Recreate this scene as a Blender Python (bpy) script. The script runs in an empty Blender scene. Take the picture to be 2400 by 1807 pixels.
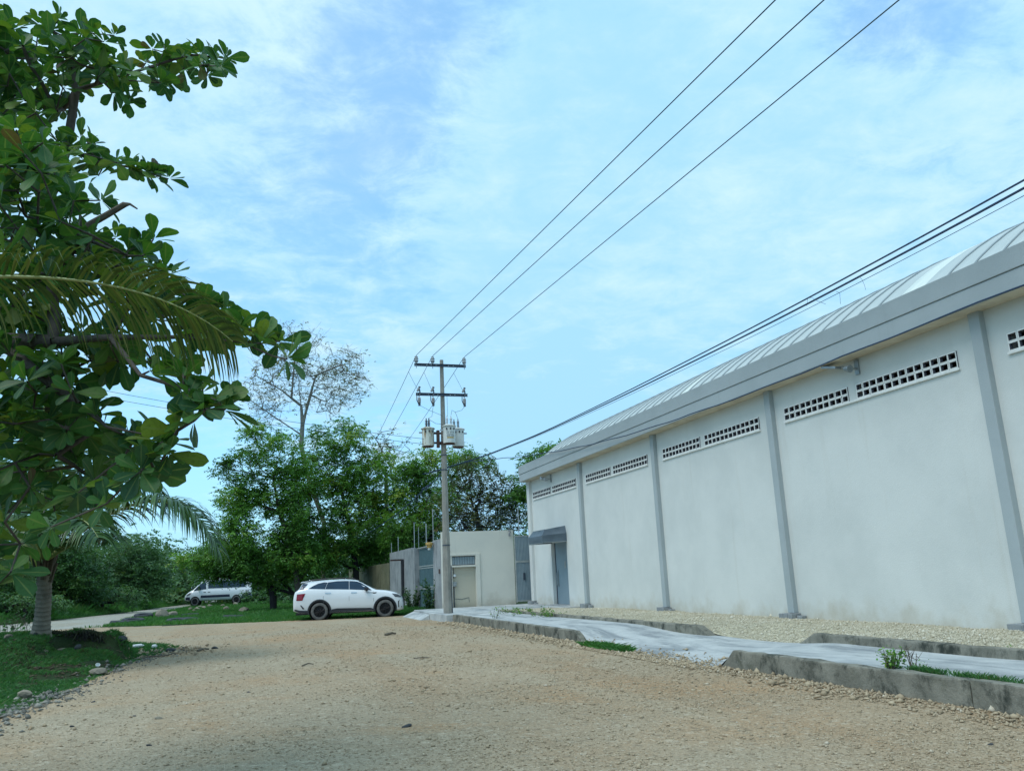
import bpy, bmesh, math, random
import numpy as np
from mathutils import Vector, Matrix

random.seed(7)
RNG = np.random.default_rng(11)
R = math.radians
SC = bpy.context.scene
COL = SC.collection

# ------------------------------------------------------------------ camera
PITCH, ROLL, YAW, FPX, CAMH = 0.22749919, -0.04536828, 0.31305684, 1925.0, 1.5
_fw = np.array([math.sin(YAW) * math.cos(PITCH), math.cos(YAW) * math.cos(PITCH), math.sin(PITCH)])
_r = np.array([math.cos(YAW), -math.sin(YAW), 0.0])
_u = np.cross(_r, _fw)
_rr = math.cos(ROLL) * _r + math.sin(ROLL) * _u
_uu = -math.sin(ROLL) * _r + math.cos(ROLL) * _u
cam_data = bpy.data.cameras.new('camera')
cam = bpy.data.objects.new('camera', cam_data)
COL.objects.link(cam)
cam_data.sensor_width = 36.0
cam_data.lens = 36.0 * FPX / 2400.0
cam_data.clip_start = 0.05
cam_data.clip_end = 3000.0
_m = Matrix(((_rr[0], _uu[0], -_fw[0], 0), (_rr[1], _uu[1], -_fw[1], 0), (_rr[2], _uu[2], -_fw[2], CAMH), (0, 0, 0, 1)))
cam.matrix_world = _m
SC.camera = cam


def ray(px, py):
    return _fw + (px - 1200) / FPX * _rr - (py - 903.5) / FPX * _uu


def gnd(px, py, z=0.0):
    v = ray(px, py)
    p = v * ((z - CAMH) / v[2])
    return np.array([p[0], p[1], z])


def onY(px, py, Y):
    v = ray(px, py)
    p = v * (Y / v[1])
    return np.array([p[0], p[1], p[2] + CAMH])


def onX(px, py, X):
    v = ray(px, py)
    p = v * (X / v[0])
    return np.array([p[0], p[1], p[2] + CAMH])


def atD(px, py, D):
    p = ray(px, py) * D
    return np.array([p[0], p[1], p[2] + CAMH])


# ------------------------------------------------------------------ light
SUN_EL, SUN_AZ = R(58), R(-112)      # azimuth measured from +Y towards +X
w = bpy.data.worlds.new('World')
SC.world = w
w.use_nodes = True
nt = w.node_tree
N, L = nt.nodes, nt.links
N.clear()


def nd(t, **kw):
    n = N.new(t)
    for k, v in kw.items():
        setattr(n, k, v)
    return n


def setin(n, **kw):
    for k, v in kw.items():
        n.inputs[k.replace('_', ' ')].default_value = v


def link(a, b):
    L.new(a, b)


def fmath(op, a, b=None, c=None, clamp=False):
    n = nd('ShaderNodeMath', operation=op)
    n.use_clamp = clamp
    for i, v in enumerate((a, b, c)):
        if v is None:
            continue
        if isinstance(v, (int, float)):
            n.inputs[i].default_value = v
        else:
            link(v, n.inputs[i])
    return n.outputs[0]


out = nd('ShaderNodeOutputWorld')
bg_sky = nd('ShaderNodeBackground')
bg_cloud = nd('ShaderNodeBackground')
mix = nd('ShaderNodeMixShader')
sky = nd('ShaderNodeTexSky')
sky.sky_type = 'NISHITA'
sky.sun_disc = False
sky.sun_elevation = SUN_EL
sky.sun_rotation = SUN_AZ
sky.air_density = 1.2
sky.dust_density = 0.6
sky.ozone_density = 1.5
bg_sky.inputs['Strength'].default_value = 0.125
skyc = nd('ShaderNodeMix', data_type='RGBA', blend_type='MULTIPLY')
skyc.inputs['Factor'].default_value = 1.0
link(sky.outputs[0], [i for i in skyc.inputs if i.name == 'A' and i.type == 'RGBA'][0])
[i for i in skyc.inputs if i.name == 'B' and i.type == 'RGBA'][0].default_value = (0.58, 0.95, 1.16, 1)
link([o for o in skyc.outputs if o.type == 'RGBA'][0], bg_sky.inputs['Color'])
geo = nd('ShaderNodeTexCoord')
sep = nd('ShaderNodeSeparateXYZ')
link(geo.outputs['Generated'], sep.inputs[0])
zc = fmath('ADD', fmath('MAXIMUM', sep.outputs[2], 0.0), 0.16)
cx = fmath('DIVIDE', sep.outputs[0], zc)
cy = fmath('DIVIDE', sep.outputs[1], zc)
comb = nd('ShaderNodeCombineXYZ')
link(cx, comb.inputs[0])
link(cy, comb.inputs[1])
mp = nd('ShaderNodeMapping')
mp.inputs['Rotation'].default_value = (0, 0, R(25))
mp.inputs['Scale'].default_value = (1.15, 1.3, 1.0)
mp.inputs['Location'].default_value = (3.1, 0.4, 0)
link(comb.outputs[0], mp.inputs[0])


def noise(vec, scale, detail, rough, dist=0.0):
    n = nd('ShaderNodeTexNoise')
    n.inputs['Scale'].default_value = scale
    n.inputs['Detail'].default_value = detail
    n.inputs['Roughness'].default_value = rough
    n.inputs['Distortion'].default_value = dist
    link(vec, n.inputs['Vector'])
    return n.outputs[0]


n1 = noise(mp.outputs[0], 1.35, 9, 0.60, 0.25)
n2 = noise(mp.outputs[0], 6.2, 10, 0.66, 0.3)
dens = fmath('ADD', fmath('MULTIPLY', n1, 0.56), fmath('MULTIPLY', n2, 0.44))
# clear openings in the cloud sheet: (direction, cos radius, amount)
HOLES = [((800, 90), 0.17, 0.13), ((1010, 40), 0.15, 0.09), ((2120, 60), 0.09, 0.18), ((760, 520), 0.12, 0.09), ((1000, 570), 0.10, 0.06), ((880, 330), 0.06, 0.03),
         ((560, 1080), 0.26, 0.13), ((330, 1200), 0.22, 0.12), ((1900, 640), 0.05, 0.02), ((1230, 960), 0.08, -0.10), ((1250, 200), 0.16, -0.09), ((640, 700), 0.14, -0.07), ((1500, 400), 0.2, -0.06)]
for (hp, rad, amt) in HOLES:
    d = ray(*hp)
    d = d / np.linalg.norm(d)
    vm = nd('ShaderNodeVectorMath', operation='DISTANCE')
    vm.inputs[1].default_value = tuple(d)
    link(geo.outputs['Generated'], vm.inputs[0])
    g = fmath('EXPONENT', fmath('MULTIPLY', fmath('POWER', fmath('DIVIDE', vm.outputs['Value'], rad), 2.0), -1.0))
    dens = fmath('SUBTRACT', dens, fmath('MULTIPLY', g, amt))
rmp = nd('ShaderNodeMapRange')
rmp.interpolation_type = 'SMOOTHSTEP'
setin(rmp, From_Min=0.29, From_Max=0.47, To_Min=0.50, To_Max=1.0)
link(dens, rmp.inputs['Value'])
low = nd('ShaderNodeMapRange')
setin(low, From_Min=0.02, From_Max=0.32, To_Min=0.86, To_Max=0.0)
link(sep.outputs[2], low.inputs['Value'])
shade = nd('ShaderNodeMapRange')
shade.interpolation_type = 'SMOOTHSTEP'
setin(shade, From_Min=0.38, From_Max=0.72, To_Min=0.0, To_Max=1.0)
link(fmath('ADD', fmath('MULTIPLY', noise(mp.outputs[0], 0.9, 6, 0.55), 0.55), fmath('MULTIPLY', n2, 0.45)), shade.inputs['Value'])
cmix = nd('ShaderNodeMix', data_type='RGBA')
[i for i in cmix.inputs if i.name == 'A' and i.type == 'RGBA'][0].default_value = (0.238, 0.440, 0.610, 1)
[i for i in cmix.inputs if i.name == 'B' and i.type == 'RGBA'][0].default_value = (0.385, 0.535, 0.620, 1)
link(fmath('SUBTRACT', shade.outputs[0], fmath('MULTIPLY', low.outputs[0], 0.55), clamp=True), cmix.inputs['Factor'])
link([o for o in cmix.outputs if o.type == 'RGBA'][0], bg_cloud.inputs['Color'])
bg_cloud.inputs['Strength'].default_value = 0.98
link(fmath('MAXIMUM', rmp.outputs[0], low.outputs[0]), mix.inputs[0])
link(bg_sky.outputs[0], mix.inputs[1])
link(bg_cloud.outputs[0], mix.inputs[2])
link(mix.outputs[0], out.inputs['Surface'])

sun_d = bpy.data.lights.new('sun', 'SUN')
sun_d.energy = 1.0
sun_d.angle = R(32)
sun_d.color = (1.0, 0.97, 0.91)
sun = bpy.data.objects.new('sun', sun_d)
COL.objects.link(sun)
_sd = Vector((math.sin(SUN_AZ) * math.cos(SUN_EL), math.cos(SUN_AZ) * math.cos(SUN_EL), math.sin(SUN_EL)))
sun.rotation_euler = _sd.to_track_quat('Z', 'Y').to_euler()
sun.location = (-20, 10, 40)

SC.view_settings.view_transform = 'Standard'
SC.view_settings.look = 'None'
SC.view_settings.gamma = 1.0
SC.view_settings.exposure = 0.88
SC.view_settings.use_curve_mapping = False
SC.render.engine = 'CYCLES'
SC.cycles.max_bounces = 6
SC.cycles.transparent_max_bounces = 6
SC.cycles.use_denoising = True


# ------------------------------------------------------------------ helpers
def tag(o, label=None, cat=None, group=None, kind=None):
    if label: o['label'] = label
    if cat: o['category'] = cat
    if group: o['group'] = group
    if kind: o['kind'] = kind
    return o


def thing(name, label, cat, loc=(0, 0, 0), rz=0.0, group=None):
    o = bpy.data.objects.new(name, None)
    o.empty_display_size = 0.2
    COL.objects.link(o)
    o.location = tuple(float(v) for v in loc)
    o.rotation_euler = (0, 0, rz)
    return tag(o, label, cat, group)


def link_mesh(name, me, mat, parent=None):
    if mat is not None and not me.materials:
        me.materials.append(mat)
    o = bpy.data.objects.new(name, me)
    COL.objects.link(o)
    if parent is not None:
        o.parent = parent
    return o


def arr_mesh(name, verts, faces, smooth=False, tint=None):
    """verts (n,3), faces (m,k) of one size; tint: one value a vertex"""
    verts = np.asarray(verts, np.float32)
    faces = np.asarray(faces, np.int32)
    me = bpy.data.meshes.new(name)
    me.vertices.add(len(verts))
    me.vertices.foreach_set('co', verts.ravel())
    m, k = faces.shape
    me.loops.add(m * k)
    me.loops.foreach_set('vertex_index', faces.ravel())
    me.polygons.add(m)
    me.polygons.foreach_set('loop_start', np.arange(0, m * k, k, dtype=np.int32))
    if smooth:
        me.polygons.foreach_set('use_smooth', np.ones(m, bool))
    if tint is not None:
        a = me.attributes.new('tint', 'FLOAT', 'POINT')
        a.data.foreach_set('value', np.asarray(tint, np.float32))
    me.update(calc_edges=True)
    return me


class MB:
    def __init__(self):
        self.v, self.f = [], []

    def add(self, vs, fs):
        b = len(self.v)
        self.v += [tuple(float(c) for c in p) for p in vs]
        self.f += [tuple(b + i for i in q) for q in fs]
        return self

    def box(self, x0, x1, y0, y1, z0, z1):
        vs = [(x0, y0, z0), (x1, y0, z0), (x1, y1, z0), (x0, y1, z0), (x0, y0, z1), (x1, y0, z1), (x1, y1, z1), (x0, y1, z1)]
        return self.add(vs, [(3, 2, 1, 0), (4, 5, 6, 7), (0, 1, 5, 4), (1, 2, 6, 5), (2, 3, 7, 6), (3, 0, 4, 7)])

    def prism(self, poly, axis, a, b):
        """poly: 2-D points, extruded along axis from a to b (axis 0:x 1:y 2:z)"""
        n = len(poly)

        def mk(p, t):
            if axis == 0: return (t, p[0], p[1])
            if axis == 1: return (p[0], t, p[1])
            return (p[0], p[1], t)
        vs = [mk(p, a) for p in poly] + [mk(p, b) for p in poly]
        fs = [tuple(range(n))[::-1], tuple(range(n, 2 * n))] + [(i, (i + 1) % n, n + (i + 1) % n, n + i) for i in range(n)]
        return self.add(vs, fs)

    def tube(self, pts, rad, sides=8, caps=True):
        pts = [Vector([float(c) for c in p]) for p in pts]
        n = len(pts)
        rads = [rad] * n if isinstance(rad, (int, float)) else list(rad)
        vs, fs = [], []
        up = None
        for i in range(n):
            t = (pts[min(i + 1, n - 1)] - pts[max(i - 1, 0)]).normalized()
            if up is None:
                up = Vector((0, 0, 1)) if abs(t.z) < 0.9 else Vector((1, 0, 0))
            a = t.cross(up).normalized()
            bb = a.cross(t).normalized()
            up = bb
            for k in range(sides):
                an = 2 * math.pi * k / sides
                vs.append(pts[i] + (a * math.cos(an) + bb * math.sin(an)) * rads[i])
        for i in range(n - 1):
            for k in range(sides):
                k2 = (k + 1) % sides
                fs.append((i * sides + k, i * sides + k2, (i + 1) * sides + k2, (i + 1) * sides + k))
        if caps:
            fs.append(tuple(range(sides))[::-1])
            fs.append(tuple((n - 1) * sides + k for k in range(sides)))
        return self.add(vs, fs)

    def lathe(self, prof, c=(0, 0, 0), axis=2, sides=16, caps=True):
        """prof: (radius, height) pairs"""
        vs, fs = [], []
        for (r, h) in prof:
            for k in range(sides):
                an = 2 * math.pi * k / sides
                p = [r * math.cos(an), r * math.sin(an), h]
                if axis == 1: p = [p[0], p[2], -p[1]]
                if axis == 0: p = [p[2], p[0], p[1]]
                vs.append((p[0] + c[0], p[1] + c[1], p[2] + c[2]))
        n = len(prof)
        for i in range(n - 1):
            for k in range(sides):
                k2 = (k + 1) % sides
                fs.append((i * sides + k, i * sides + k2, (i + 1) * sides + k2, (i + 1) * sides + k))
        if caps:
            fs.append(tuple(range(sides))[::-1])
            fs.append(tuple((n - 1) * sides + k for k in range(sides)))
        return self.add(vs, fs)

    def mesh(self, name, off=(0, 0, 0)):
        me = bpy.data.meshes.new(name)
        vs = [(a - off[0], b - off[1], c - off[2]) for a, b, c in self.v] if any(off) else self.v
        me.from_pydata(vs, [], self.f)
        me.update()
        return me

    def build(self, name, mat, parent=None, smooth=False, world=False, bevel=0.0, angle=35):
        off = tuple(parent.location) if (world and parent is not None) else (0, 0, 0)
        me = self.mesh(name, off)
        if bevel > 0 or smooth:
            bm = bmesh.new()
            bm.from_mesh(me)
            bmesh.ops.recalc_face_normals(bm, faces=bm.faces)
            if bevel > 0:
                ed = [e for e in bm.edges if len(e.link_faces) == 2 and e.calc_face_angle(0) > R(angle)]
                bmesh.ops.bevel(bm, geom=ed, offset=bevel, segments=2, profile=0.6, affect='EDGES', clamp_overlap=True)
            bm.to_mesh(me)
            bm.free()
        if smooth:
            me.polygons.foreach_set('use_smooth', np.ones(len(me.polygons), bool))
            try:
                me.set_sharp_from_angle(angle=R(angle))
            except Exception:
                pass
        return link_mesh(name, me, mat, parent)


# ------------------------------------------------------------------ materials
def rgb(c):
    return (c[0], c[1], c[2], 1.0)


def new_mat(name):
    m = bpy.data.materials.new(name)
    m.use_nodes = True
    nt = m.node_tree
    nt.nodes.clear()
    o = nt.nodes.new('ShaderNodeOutputMaterial')
    p = nt.nodes.new('ShaderNodeBsdfPrincipled')
    nt.links.new(p.outputs[0], o.inputs['Surface'])
    return m, nt, p, o


class G:
    """small node-graph helper for one material"""
    def __init__(self, nt):
        self.nt = nt

    def n(self, t, ins=None, **kw):
        n = self.nt.nodes.new(t)
        for k, v in kw.items():
            setattr(n, k, v)
        for k, v in (ins or {}).items():
            s = n.inputs[k]
            if hasattr(v, 'is_output') or isinstance(v, bpy.types.NodeSocket):
                self.nt.links.new(v, s)
            else:
                s.default_value = v
        return n

    def coord(self, which='Object', scale=None, rot=None):
        if which == 'World':
            c = self.n('ShaderNodeNewGeometry').outputs['Position']
        else:
            c = self.n('ShaderNodeTexCoord').outputs[which]
        if scale or rot:
            m = self.n('ShaderNodeMapping', {'Vector': c})
            if scale: m.inputs['Scale'].default_value = scale
            if rot: m.inputs['Rotation'].default_value = rot
            c = m.outputs[0]
        return c

    def noise(self, vec, scale, detail=6, rough=0.6, dist=0.0):
        return self.n('ShaderNodeTexNoise', {'Vector': vec, 'Scale': scale, 'Detail': detail, 'Roughness': rough, 'Distortion': dist}).outputs[0]

    def vor(self, vec, scale, out='Distance', feature='F1', rnd=1.0):
        return self.n('ShaderNodeTexVoronoi', {'Vector': vec, 'Scale': scale, 'Randomness': rnd}, feature=feature).outputs[out]

    def rng(self, v, a, b, c=0.0, d=1.0, smooth=True):
        n = self.n('ShaderNodeMapRange', {'Value': v, 'From Min': a, 'From Max': b, 'To Min': c, 'To Max': d})
        n.interpolation_type = 'SMOOTHSTEP' if smooth else 'LINEAR'
        return n.outputs[0]

    def mixc(self, f, a, b, blend='MIX'):
        n = self.n('ShaderNodeMix', data_type='RGBA', blend_type=blend)
        for key, v in (('Factor', f), ('A', a), ('B', b)):
            s = n.inputs[key] if key == 'Factor' else [i for i in n.inputs if i.name == key and i.type == 'RGBA'][0]
            if isinstance(v, bpy.types.NodeSocket):
                self.nt.links.new(v, s)
            elif isinstance(v, (int, float)):
                s.default_value = v
            else:
                s.default_value = rgb(v)
        return [o for o in n.outputs if o.type == 'RGBA'][0]

    def math(self, op, a, b=0.0, clamp=False):
        n = self.n('ShaderNodeMath', operation=op)
        n.use_clamp = clamp
        for i, v in enumerate((a, b)):
            if isinstance(v, bpy.types.NodeSocket):
                self.nt.links.new(v, n.inputs[i])
            else:
                n.inputs[i].default_value = v
        return n.outputs[0]

    def bump(self, h, strength=0.3, dist=0.02):
        return self.n('ShaderNodeBump', {'Height': h, 'Strength': strength, 'Distance': dist}).outputs[0]

    def to(self, s, sock):
        self.nt.links.new(s, sock)


def pmat(name, c1, c2=None, scale=4.0, rough=0.7, metal=0.0, bump=0.0, bscale=40.0, c3=None, c3s=1.0, coords='Object', spec=0.5, stretch=None, lo=0.35, hi=0.65, c3lo=0.52, c3hi=0.72, coat=0.0):
    m, nt, p, o = new_mat(name)
    g = G(nt)
    p.inputs['Roughness'].default_value = rough
    p.inputs['Metallic'].default_value = metal
    p.inputs['Specular IOR Level'].default_value = spec
    if coat:
        p.inputs['Coat Weight'].default_value = coat
        p.inputs['Coat Roughness'].default_value = 0.06
    if c2 is None:
        c2 = tuple(v * 0.88 for v in c1)
    vec = g.coord(coords, stretch)
    col = g.mixc(g.rng(g.noise(vec, scale), lo, hi), c1, c2)
    if c3 is not None:
        col = g.mixc(g.rng(g.noise(vec, scale * c3s, 8, 0.7), c3lo, c3hi), col, c3)
    g.to(col, p.inputs['Base Color'])
    if bump > 0:
        g.to(g.bump(g.noise(vec, bscale, 5), bump, 0.02), p.inputs['Normal'])
    return m


def leaf_mat(name, dark, light, third=None, trans=0.35, rough=0.5, spec=0.4, random_obj=False):
    m, nt, p, o = new_mat(name)
    g = G(nt)
    if random_obj:
        t = g.n('ShaderNodeObjectInfo').outputs['Random']
    else:
        t = g.n('ShaderNodeAttribute', attribute_name='tint').outputs['Fac']
    col = g.mixc(g.rng(t, 0.0, 0.8, smooth=False), dark, light)
    if third is not None:
        col = g.mixc(g.rng(t, 0.8, 1.0, smooth=False), col, third)
    g.to(col, p.inputs['Base Color'])
    p.inputs['Roughness'].default_value = rough
    p.inputs['Specular IOR Level'].default_value = spec
    tr = g.n('ShaderNodeBsdfTranslucent')
    tcol = g.mixc(1.0, col, (1.25, 1.35, 0.55), 'MULTIPLY')
    g.to(tcol, tr.inputs['Color'])
    mx = g.n('ShaderNodeMixShader', {0: trans})
    nt.links.new(p.outputs[0], mx.inputs[1])
    nt.links.new(tr.outputs[0], mx.inputs[2])
    nt.links.new(mx.outputs[0], o.inputs['Surface'])
    return m


def stucco_mat(name, base, alt, dirt, streak=0.5, dirt_h=0.9, z0=0.28, mott=0.5):
    """painted render: faint mottling, splash dirt near the ground line, rain streaks"""
    m, nt, p, o = new_mat(name)
    g = G(nt)
    pos = g.coord('World')
    xyz = g.n('ShaderNodeSeparateXYZ', {0: pos})
    col = g.mixc(g.math('MULTIPLY', g.rng(g.noise(pos, 0.55, 7, 0.62), 0.35, 0.7), mott), base, alt)
    st = g.noise(g.coord('World', (3.2, 3.2, 0.16)), 1.0, 7, 0.7)
    col = g.mixc(g.math('MULTIPLY', g.rng(st, 0.56, 0.8), streak), col, dirt)
    hz = g.math('ADD', xyz.outputs[2], g.math('MULTIPLY', g.math('SUBTRACT', g.noise(pos, 1.6, 6, 0.65), 0.5), -1.4))
    col = g.mixc(g.math('MULTIPLY', g.rng(hz, z0 + dirt_h, z0 - 0.3), 0.75), col, dirt)
    g.to(col, p.inputs['Base Color'])
    p.inputs['Roughness'].default_value = 0.85
    p.inputs['Specular IOR Level'].default_value = 0.2
    b = g.math('ADD', g.noise(pos, 45, 4, 0.6), g.math('MULTIPLY', g.noise(pos, 2.0, 4), 1.5))
    g.to(g.bump(b, 0.22, 0.02), p.inputs['Normal'])
    return m


def concrete_mat(name, c1, c2, stain, sc=1.0, stain_amt=0.8, vertical=True, moss=None, slo=0.5, shi=0.72):
    m, nt, p, o = new_mat(name)
    g = G(nt)
    pos = g.coord('World')
    col = g.mixc(g.rng(g.noise(pos, 1.7 * sc, 8, 0.65), 0.3, 0.7), c1, c2)
    v = g.coord('World', vertical if isinstance(vertical, tuple) else (5, 5, 0.9) if vertical else (1.0, 1.0, 1.0))
    col = g.mixc(g.math('MULTIPLY', g.rng(g.noise(v, 1.1 * sc, 9, 0.72, 0.3), slo, shi), stain_amt), col, stain)
    if moss is not None:
        col = g.mixc(g.rng(g.noise(pos, 2.3 * sc, 8, 0.7), 0.52, 0.7, 0, 0.8), col, moss)
    sp = g.rng(g.noise(pos, 60, 3, 0.7), 0.62, 0.75, 0, 0.35)
    col = g.mixc(sp, col, tuple(v * 0.45 for v in c1))
    g.to(col, p.inputs['Base Color'])
    p.inputs['Roughness'].default_value = 0.9
    p.inputs['Specular IOR Level'].default_value = 0.2
    b = g.math('ADD', g.noise(pos, 30, 6, 0.65), g.math('MULTIPLY', g.noise(pos, 4, 5), 1.2))
    g.to(g.bump(b, 0.45, 0.03), p.inputs['Normal'])
    return m


def gravel_mat(name, tan, orange, pale, stone_d, stone_l, patch=0.16, big=1.0, orange_amt=0.8):
    m, nt, p, o = new_mat(name)
    g = G(nt)
    pos = g.coord('World')
    col = g.mixc(g.rng(g.noise(pos, patch, 6, 0.6, 0.4), 0.36, 0.62), tan, pale)
    col = g.mixc(g.math('MULTIPLY', g.rng(g.noise(pos, patch * 1.9, 7, 0.62, 0.6), 0.48, 0.68), orange_amt), col, orange)
    trk = g.noise(g.coord('World', (0.62, 0.075, 1.0), (0, 0, R(14))), 1.0, 5, 0.55, 0.4)
    col = g.mixc(g.rng(trk, 0.5, 0.66, 0, 0.55), col, tuple(v * 1.16 for v in pale))
    col = g.mixc(g.rng(trk, 0.46, 0.34, 0, 0.35), col, tuple(v * 0.78 for v in orange))
    for scale, amt in ((9.0 * big, 0.6), (26.0 * big, 0.85), (60.0 * big, 0.85)):
        cell = g.n('ShaderNodeTexVoronoi', {'Vector': pos, 'Scale': scale})
        sx = g.n('ShaderNodeSeparateColor', {0: cell.outputs['Color']})
        edge = g.rng(cell.outputs['Distance'], 0.25, 0.6, 1.0, 0.0)
        f1 = g.math('MULTIPLY', g.math('MULTIPLY', g.rng(sx.outputs[0], 0.62, 0.95), edge), amt)
        f2 = g.math('MULTIPLY', g.math('MULTIPLY', g.rng(sx.outputs[1], 0.62, 0.95), edge), amt)
        col = g.mixc(f1, col, stone_l)
        col = g.mixc(f2, col, stone_d)
    col = g.mixc(g.rng(g.noise(pos, 120, 3, 0.8), 0.35, 0.75, 0, 0.4), col, tuple(v * 0.55 for v in tan))
    g.to(col, p.inputs['Base Color'])
    p.inputs['Roughness'].default_value = 0.95
    p.inputs['Specular IOR Level'].default_value = 0.15
    h = g.math('ADD', g.math('MULTIPLY', g.vor(pos, 26 * big), -1.0), g.math('MULTIPLY', g.vor(pos, 60 * big), -0.6))
    h = g.math('ADD', h, g.math('MULTIPLY', g.noise(pos, 6, 6), 1.5))
    g.to(g.bump(h, 0.8, 0.02), p.inputs['Normal'])
    return m


M = {}
M['white_wall'] = stucco_mat('white_wall_paint', (0.665, 0.68, 0.65), (0.585, 0.605, 0.58), (0.44, 0.40, 0.31), 0.22, 0.5, 0.26, 0.9)
M['white_block'] = pmat('white_painted_block', (0.80, 0.80, 0.77), (0.70, 0.70, 0.66), 6, 0.85, bump=0.25, bscale=60)
M['gray_paint'] = stucco_mat('gray_trim_paint', (0.395, 0.44, 0.45), (0.34, 0.385, 0.395), (0.30, 0.32, 0.31), 0.5, 0.25, 0.0, 0.8)
M['cream_soffit'] = pmat('cream_soffit', (0.60, 0.54, 0.42), (0.48, 0.42, 0.32), 2.5, 0.9, bump=0.2)
M['corner_paint'] = stucco_mat('corner_pilaster_paint', (0.648, 0.659, 0.626), (0.562, 0.572, 0.562), (0.36, 0.36, 0.33), 0.3, 0.3, 0.2, 0.6)
M['plinth'] = concrete_mat('plinth_block', (0.30, 0.32, 0.33), (0.24, 0.26, 0.27), (0.14, 0.15, 0.15), 2)
M['block_inner'] = pmat('dark_block_inside', (0.14, 0.14, 0.165), (0.10, 0.10, 0.125), 6, 0.9)
M['roof'] = pmat('roof_sheet_white', (0.52, 0.565, 0.545), (0.46, 0.51, 0.495), 0.8, 0.6, 0.0, spec=0.3)
M['roof_clear'] = pmat('roof_sheet_translucent', (0.74, 0.77, 0.68), (0.68, 0.72, 0.64), 0.8, 0.4)
M['seam'] = pmat('roof_seam_metal', (0.27, 0.32, 0.34), (0.22, 0.27, 0.29), 3, 0.6, 0.0)
M['dark_inside'] = pmat('dark_interior', (0.03, 0.032, 0.045), (0.02, 0.022, 0.03), 2, 0.9)
M['door_gray'] = pmat('gray_door_paint', (0.24, 0.31, 0.35), (0.215, 0.285, 0.325), 1.5, 0.55, bump=0.05)
M['metal_gray'] = pmat('brushed_gray_metal', (0.34, 0.37, 0.38), (0.26, 0.29, 0.30), 8, 0.4, 0.6)
M['awning'] = pmat('gray_awning_fabric', (0.10, 0.135, 0.165), (0.078, 0.11, 0.14), 3.5, 0.5, bump=0.3, bscale=7, spec=0.6)
M['pavement'] = None
M['kerb'] = concrete_mat('kerb_concrete', (0.30, 0.285, 0.235), (0.17, 0.165, 0.135), (0.04, 0.046, 0.038), 1.1, 1.0, moss=(0.125, 0.125, 0.09), slo=0.46, shi=0.66, vertical=(2.6, 2.2, 1.6))
M['slab'] = concrete_mat('slab_concrete', (0.52, 0.535, 0.52), (0.38, 0.40, 0.40), (0.21, 0.23, 0.24), 0.8, 0.85, vertical=(2.6, 0.5, 1.0), slo=0.45, shi=0.64)
M['pole'] = concrete_mat('pole_concrete', (0.33, 0.32, 0.285), (0.25, 0.245, 0.22), (0.14, 0.14, 0.13), 1.2, 0.6)
M['steel_dark'] = pmat('dark_galvanised_steel', (0.075, 0.095, 0.13), (0.055, 0.07, 0.095), 9, 0.5, 0.4)
M['steel_light'] = pmat('galvanised_steel', (0.42, 0.45, 0.47), (0.34, 0.37, 0.39), 9, 0.5, 0.5)
M['porcelain'] = pmat('light_porcelain', (0.62, 0.66, 0.68), (0.52, 0.56, 0.58), 9, 0.25)
M['porcelain_dark'] = pmat('dark_porcelain', (0.05, 0.055, 0.075), (0.04, 0.04, 0.055), 9, 0.25)
M['ceramic_gray'] = pmat('gray_polymer', (0.25, 0.26, 0.27), (0.2, 0.21, 0.22), 9, 0.5)
M['tank'] = pmat('transformer_paint', (0.60, 0.63, 0.60), (0.53, 0.56, 0.54), 3, 0.5, c3=(0.38, 0.36, 0.30), c3s=2.0, c3lo=0.6, c3hi=0.8)
M['tank_rust'] = pmat('rust_streaked_tank_paint', (0.60, 0.62, 0.56), (0.52, 0.54, 0.48), 3, 0.55, c3=(0.26, 0.15, 0.045), c3s=1.6, stretch=(2.0, 2.0, 0.35), c3lo=0.5, c3hi=0.62)
M['rust'] = pmat('rusty_iron', (0.10, 0.055, 0.04), (0.06, 0.045, 0.045), 12, 0.85, 0.2, bump=0.3)
M['print'] = pmat('black_print', (0.035, 0.04, 0.045), (0.03, 0.03, 0.035), 5, 0.7)
M['print_soft'] = pmat('faded_print', (0.10, 0.115, 0.12), (0.16, 0.17, 0.17), 30, 0.7)
M['plate_yellow'] = pmat('yellow_plate', (0.50, 0.34, 0.07), (0.36, 0.25, 0.06), 20, 0.6)
M['wire'] = pmat('bare_conductor', (0.035, 0.085, 0.12), (0.03, 0.07, 0.10), 5, 0.5, 0.3)
M['cable'] = pmat('blue_black_cable', (0.010, 0.032, 0.085), (0.008, 0.026, 0.07), 5, 0.5)
M['boundary'] = stucco_mat('boundary_wall_paint', (0.66, 0.64, 0.56), (0.58, 0.57, 0.51), (0.36, 0.32, 0.25), 0.3, 0.55, 0.25, 0.7)
M['old_wall'] = concrete_mat('old_rendered_wall', (0.36, 0.37, 0.37), (0.25, 0.265, 0.27), (0.06, 0.068, 0.07), 0.8, 0.85)
M['mossy_wall'] = concrete_mat('mossy_wall', (0.20, 0.19, 0.12), (0.13, 0.13, 0.085), (0.05, 0.055, 0.035), 0.7, 0.8, moss=(0.10, 0.115, 0.05))
M['gate_green'] = pmat('dark_green_gate_paint', (0.075, 0.135, 0.15), (0.055, 0.105, 0.12), 2.5, 0.55, bump=0.1)
M['gate_gray'] = pmat('gray_gate_paint', (0.26, 0.32, 0.35), (0.22, 0.28, 0.31), 2.5, 0.55)
M['gate_frame'] = pmat('pale_gate_frame', (0.38, 0.40, 0.38), (0.30, 0.32, 0.31), 4, 0.6)
M['rusty_post'] = pmat('black_stained_post', (0.02, 0.023, 0.03), (0.035, 0.036, 0.04), 3, 0.7)
M['amber'] = pmat('amber_lamp_housing', (0.52, 0.33, 0.09), (0.40, 0.26, 0.08), 12, 0.5)
M['lamp_glass'] = pmat('lamp_glass', (0.72, 0.74, 0.72), (0.66, 0.68, 0.66), 9, 0.2)
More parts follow.
